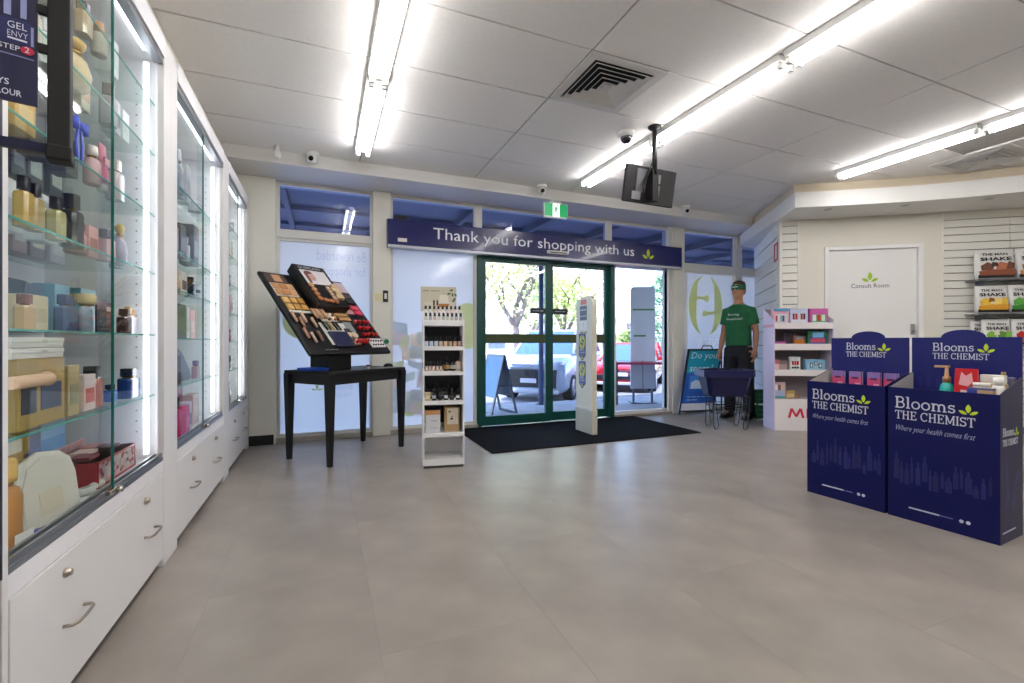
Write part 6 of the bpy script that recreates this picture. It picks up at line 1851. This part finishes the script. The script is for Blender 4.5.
# cars
def rr_ring(w, z0, z1, y, k=.12):
    return [(-w + k, y, z0), (w - k, y, z0), (w, y, z0 + k), (w * 1.0, y, (z0 + z1) / 2), (w * .97, y, z1 - k), (w * .97 - k, y, z1), (-w * .97 + k, y, z1), (-w * .97, y, z1 - k), (-w, y, (z0 + z1) / 2), (-w, y, z0 + k)]
def car(label, loc, rz, paint, tall=True):
    c = thing('car', label, 'car', loc, rz, None)
    P = M(paint, .25, .15, coat=.6)
    D = M('#1c1e24', .5); G = M('#41618c', .08, coat=1); CH = M('#d9dbe0', .15, 1)
    hb = 1.15 if tall else .86
    ht = 1.86 if tall else 1.48
    mb = MB()
    mb.loft([rr_ring(.72, .32, .72, -2.30, .1), rr_ring(.86, .26, hb - .12, -2.2), rr_ring(.9, .24, hb - .04, -2.0), rr_ring(.92, .24, hb + .04, -1.1), rr_ring(.92, .24, hb + .08, -.2), rr_ring(.92, .24, hb + .1, 1.4), rr_ring(.90, .26, hb + .08, 2.15), rr_ring(.8, .34, hb - .06, 2.3)])
    mb.build('car_body', P, c)
    def cab(w, y, z, k=.06):
        return [(-w, y, z), (w, y, z)]
    g = MB()
    def ringz(w, y0, y1, z):
        return [(-w, y0, z), (w, y0, z), (w, y1, z), (-w, y1, z)]
    g.loft([ringz(.84, -1.15, 2.1, hb + .04), ringz(.70, -.35, 1.75, ht - .03)], sm=False)
    g.build('car_windows', G, c)
    MB().loft([ringz(.71, -.40, 1.8, ht - .05), ringz(.66, -.28, 1.72, ht)], sm=False).build('car_roof', P, c, bevel=.02)
    for s in (-1, 1):
        MB().tube([(s * .845, -1.16, hb + .04), (s * .70, -.36, ht - .03)], .035, 6).build('pillar', P, c)
        MB().tube([(s * .845, .35, hb + .04), (s * .715, .35, ht - .03)], .03, 6).build('pillar', P, c)
        MB().tube([(s * .845, 2.1, hb + .06), (s * .70, 1.74, ht - .03)], .05, 6).build('pillar', P, c)
        MB().loft([[(s * .92, -1.0, hb + .06), (s * 1.08, -1.0, hb + .08), (s * 1.08, -1.0, hb + .22), (s * .93, -1.0, hb + .2)], [(s * .92, -.86, hb + .06), (s * 1.06, -.88, hb + .08), (s * 1.06, -.88, hb + .22), (s * .93, -.86, hb + .2)]], sm=False).build('door_mirror', P, c, bevel=.02)
        hl = MB(); hl.loft([[(s * .48, -2.27, hb - .26), (s * .84, -2.17, hb - .2), (s * .84, -2.17, hb - .12), (s * .5, -2.23, hb - .17)], [(s * .5, -2.0, hb - .26), (s * .88, -1.86, hb - .18), (s * .88, -1.86, hb - .08), (s * .5, -2.0, hb - .13)]], sm=False)
        hl.build('headlight', M('#e8edf5', .08, coat=1), c)
        MB().box(s * .6 - .12, -2.31, .38, s * .6 + .12, -2.2, .47).build('fog_light', M('#2a2c32', .3), c)
        for y in (-1.42, 1.38):
            w = MB((s * .80, y, .34), (0, 1, 0), (0, 0, 1), (s, 0, 0))
            w.lathe([(.22, -.11), (.335, -.10), (.34, .10), (.32, .125), (.22, .125)], n=24)
            wh = w.build('wheel', M('#16171a', .8), c)
            w = MB((s * .80, y, .34), (0, 1, 0), (0, 0, 1), (s, 0, 0))
            w.lathe([(.05, .11), (.22, .115), (.22, .128), (.05, .135)], n=20)
            w.build('rim', M('#9a9ca2', .3, .7), wh)
    MB().box(-.5, -2.315, hb - .30, .5, -2.25, hb - .265).box(-.46, -2.315, hb - .22, .46, -2.24, hb - .19).build('grille_bar', CH, c)
    MB().box(-.72, -2.312, .38, .72, -2.22, hb - .32).build('grille', D, c, bevel=.02)
    MB().box(-.78, -2.325, .24, .78, -2.2, .33).build('lower_bumper', M('#b9bdc6', .4), c, bevel=.02)
    MB().box(-.21, -2.33, .50, .21, -2.315, .61).build('number_plate', M('#d8d4e0', .5), c)
    mb = MB((0, -2.318, hb - .235), (1, 0, 0), (0, 0, 1))
    for a in (90, 210, 330):
        x, y = .035 * math.cos(R(a)), .035 * math.sin(R(a))
        ux, uy = math.cos(R(a)), math.sin(R(a))
        px_, py_ = -uy, ux
        mb.prism([(0, 0), (x + px_ * .02, y + py_ * .02), (x * 2, y * 2), (x - px_ * .02, y - py_ * .02)], 0, .006)
    mb.build('front_emblem', CH, c)
    return c
car('silver off-road car parked facing the door, seen through the glass doors', (6.35, 12.0, -.475), R(-45), '#b9c3d6')
car('red parked car behind the white sign panel', (9.75, 12.9, -.475), R(-45), '#b8202c', False)
car('white parked car far across the road on the left', (3.2, 25.0, -.50), R(80), '#d9dade', False)

# trees
def tree(label, loc, h, seed, leaf, n, spread, trunk_r=.17, low=1.9, lean=0.):
    r = random.Random(seed)
    t = thing('street_tree', label, 'tree', loc, 0, None)
    mb = MB()
    tips = []
    def grow(p, d, L, rad, lev):
        pts = [p]; q = p.copy()
        for k in range(4):
            d = (d + Vector((r.uniform(-.16, .16), r.uniform(-.16, .16), r.uniform(-.02, .1)))).normalized()
            q = q + d * (L / 4); pts.append(q.copy())
        mb.tube(pts, rad, 7, radii=[rad * (1 - .11 * i) for i in range(5)])
        if lev >= 2:
            tips.extend(pts[1:])
        if lev < 3:
            for k in range(3 if lev else 4):
                a = r.uniform(0, 6.28); tl = r.uniform(.5, .95)
                nd = (d + Vector((math.cos(a) * tl, math.sin(a) * tl, r.uniform(-.1, .25)))).normalized()
                grow(pts[r.choice([2, 3, 4])] if lev else pts[r.choice([3, 4])], nd, L * r.uniform(.55, .8), rad * .55, lev + 1)
    grow(Vector((0, 0, 0)), Vector((lean, 0, 1)).normalized(), low * 1.25, trunk_r, 0)
    mb.build('trunk', M('#8d7f7c', .85, noise=.25, nscale=6), t)
    fo = MB()
    for k in range(n):
        c_ = r.choice(tips) + Vector((r.gauss(0, spread), r.gauss(0, spread), r.gauss(0, spread * .8)))
        a = Vector((r.uniform(-1, 1), r.uniform(-1, 1), r.uniform(-1, 1))).normalized()
        b = a.orthogonal().normalized()
        s_ = r.uniform(.05, .11)
        i_ = [fo.pt(*(c_ + a * s_)), fo.pt(*(c_ + b * s_ * .5)), fo.pt(*(c_ - a * s_)), fo.pt(*(c_ - b * s_ * .5))]
        fo.face(i_, r.choice([0, 0, 1]))
    f = fo.build('foliage', [M(leaf[0], .6), M(leaf[1], .6)], t)
    f['kind'] = 'stuff'
    return t
YG = ('#e6e8b4', '#c4d07a')
tree('pale-barked forked street tree seen through the left door', (6.4, 14.9, -.5), 5, 11, YG, 5000, .55, .17, 2.2)
tree('yellow-green street tree seen through the right door', (9.6, 16.8, -.5), 5, 4, ('#dfe79c', '#b8cc66'), 6000, .6, .16, 2.0, -.2)
tree('smaller pale street tree behind the forked one', (6.0, 19.5, -.55), 5, 23, ('#ecedc8', '#cfd8a0'), 5000, .7, .15, 1.9)
tree('yellow-green street tree far across the road', (11.5, 24, -.55), 5, 31, ('#e6ecb4', '#c4d488'), 5500, .8, .18, 2.2)
tree('leafy street tree far left across the road', (7.2, 27, -.55), 6, 45, ('#eceec6', '#d0daa4'), 5500, .9, .2, 2.4)
def shrub(label, loc, h, w, seed, cols):
    r = random.Random(seed)
    t = thing('garden_shrub', label, 'shrub', loc)
    MB().tube([(0, 0, 0), (.03, .02, h * .5), (0, 0, h * .9)], .05, 7, radii=[.07, .05, .02]).build('stem', M('#5a4c40', .8), t)
    fo = MB()
    for k in range(1800):
        z = h * (.08 + .92 * r.random()); f = (1 - (z / h) ** 2) ** .5 * .8 + .2
        a = r.uniform(0, 6.28); rad = w * f * r.random() ** .5
        c_ = Vector((rad * math.cos(a), rad * math.sin(a), z))
        d = Vector((math.cos(a), math.sin(a), r.uniform(-.6, .8))).normalized(); b = d.orthogonal().normalized(); s_ = r.uniform(.08, .16)
        fo.face([fo.pt(*(c_ + d * s_)), fo.pt(*(c_ + b * s_ * .3)), fo.pt(*(c_ - d * s_)), fo.pt(*(c_ - b * s_ * .3))], r.choice([0, 1]))
    f = fo.build('foliage', [M(cols[0], .6), M(cols[1], .6)], t); f['kind'] = 'stuff'
shrub('dark green upright shrub right of the white sign panel', (12.6, 14.6, -.5), 4.2, .85, 3, ('#4f7f5e', '#6f9a6c'))
shrub('lower green shrub behind the red car', (11.4, 15.2, -.5), 2.0, .8, 8, ('#7f9a5a', '#a0b46c'))

# buildings across the street
def building(label, x0, y0, w, d, h, wall, roof, seed):
    t = thing('street_building', label, 'building', (x0, y0, -.6))
    MB().box(0, 0, 0, w, d, h).build('walls', M(wall, .8), t)
    MB().box(-.3, -.8, h, w + .3, d, h + .25).build('roof', M(roof, .7), t)
    MB().box(.2, -1.6, h * .66, w - .2, 0, h * .70).build('verandah', M('#c9c6c4', .7), t)
    n_ = max(2, int(w / 2.4))
    for k in range(n_):
        xx = .5 + (w - 1) * k / n_
        wd = MB().box(xx, -.04, .9, xx + (w - 1) / n_ - .4, .0, h * .6).build('window', M('#d8dce0', .5), t)
        MB().box(xx + .1, -.06, 1.0, xx + (w - 1) / n_ - .5, -.045, h * .6 - .1).build('pane', M('#7d8a9c', .15), wd)
building('pale single-storey shop across the road, left part', 4, 38, 12, 6, 3.4, '#d9d4d0', '#b3a7a2', 1)
building('cream shop across the road behind the trees', 16.4, 37, 11, 6, 3.6, '#e3ddd2', '#a8a09c', 2)
building('white low shop across the road at the far right', 27.8, 36, 12, 6, 3.2, '#e6e4e2', '#9a94a0', 3)
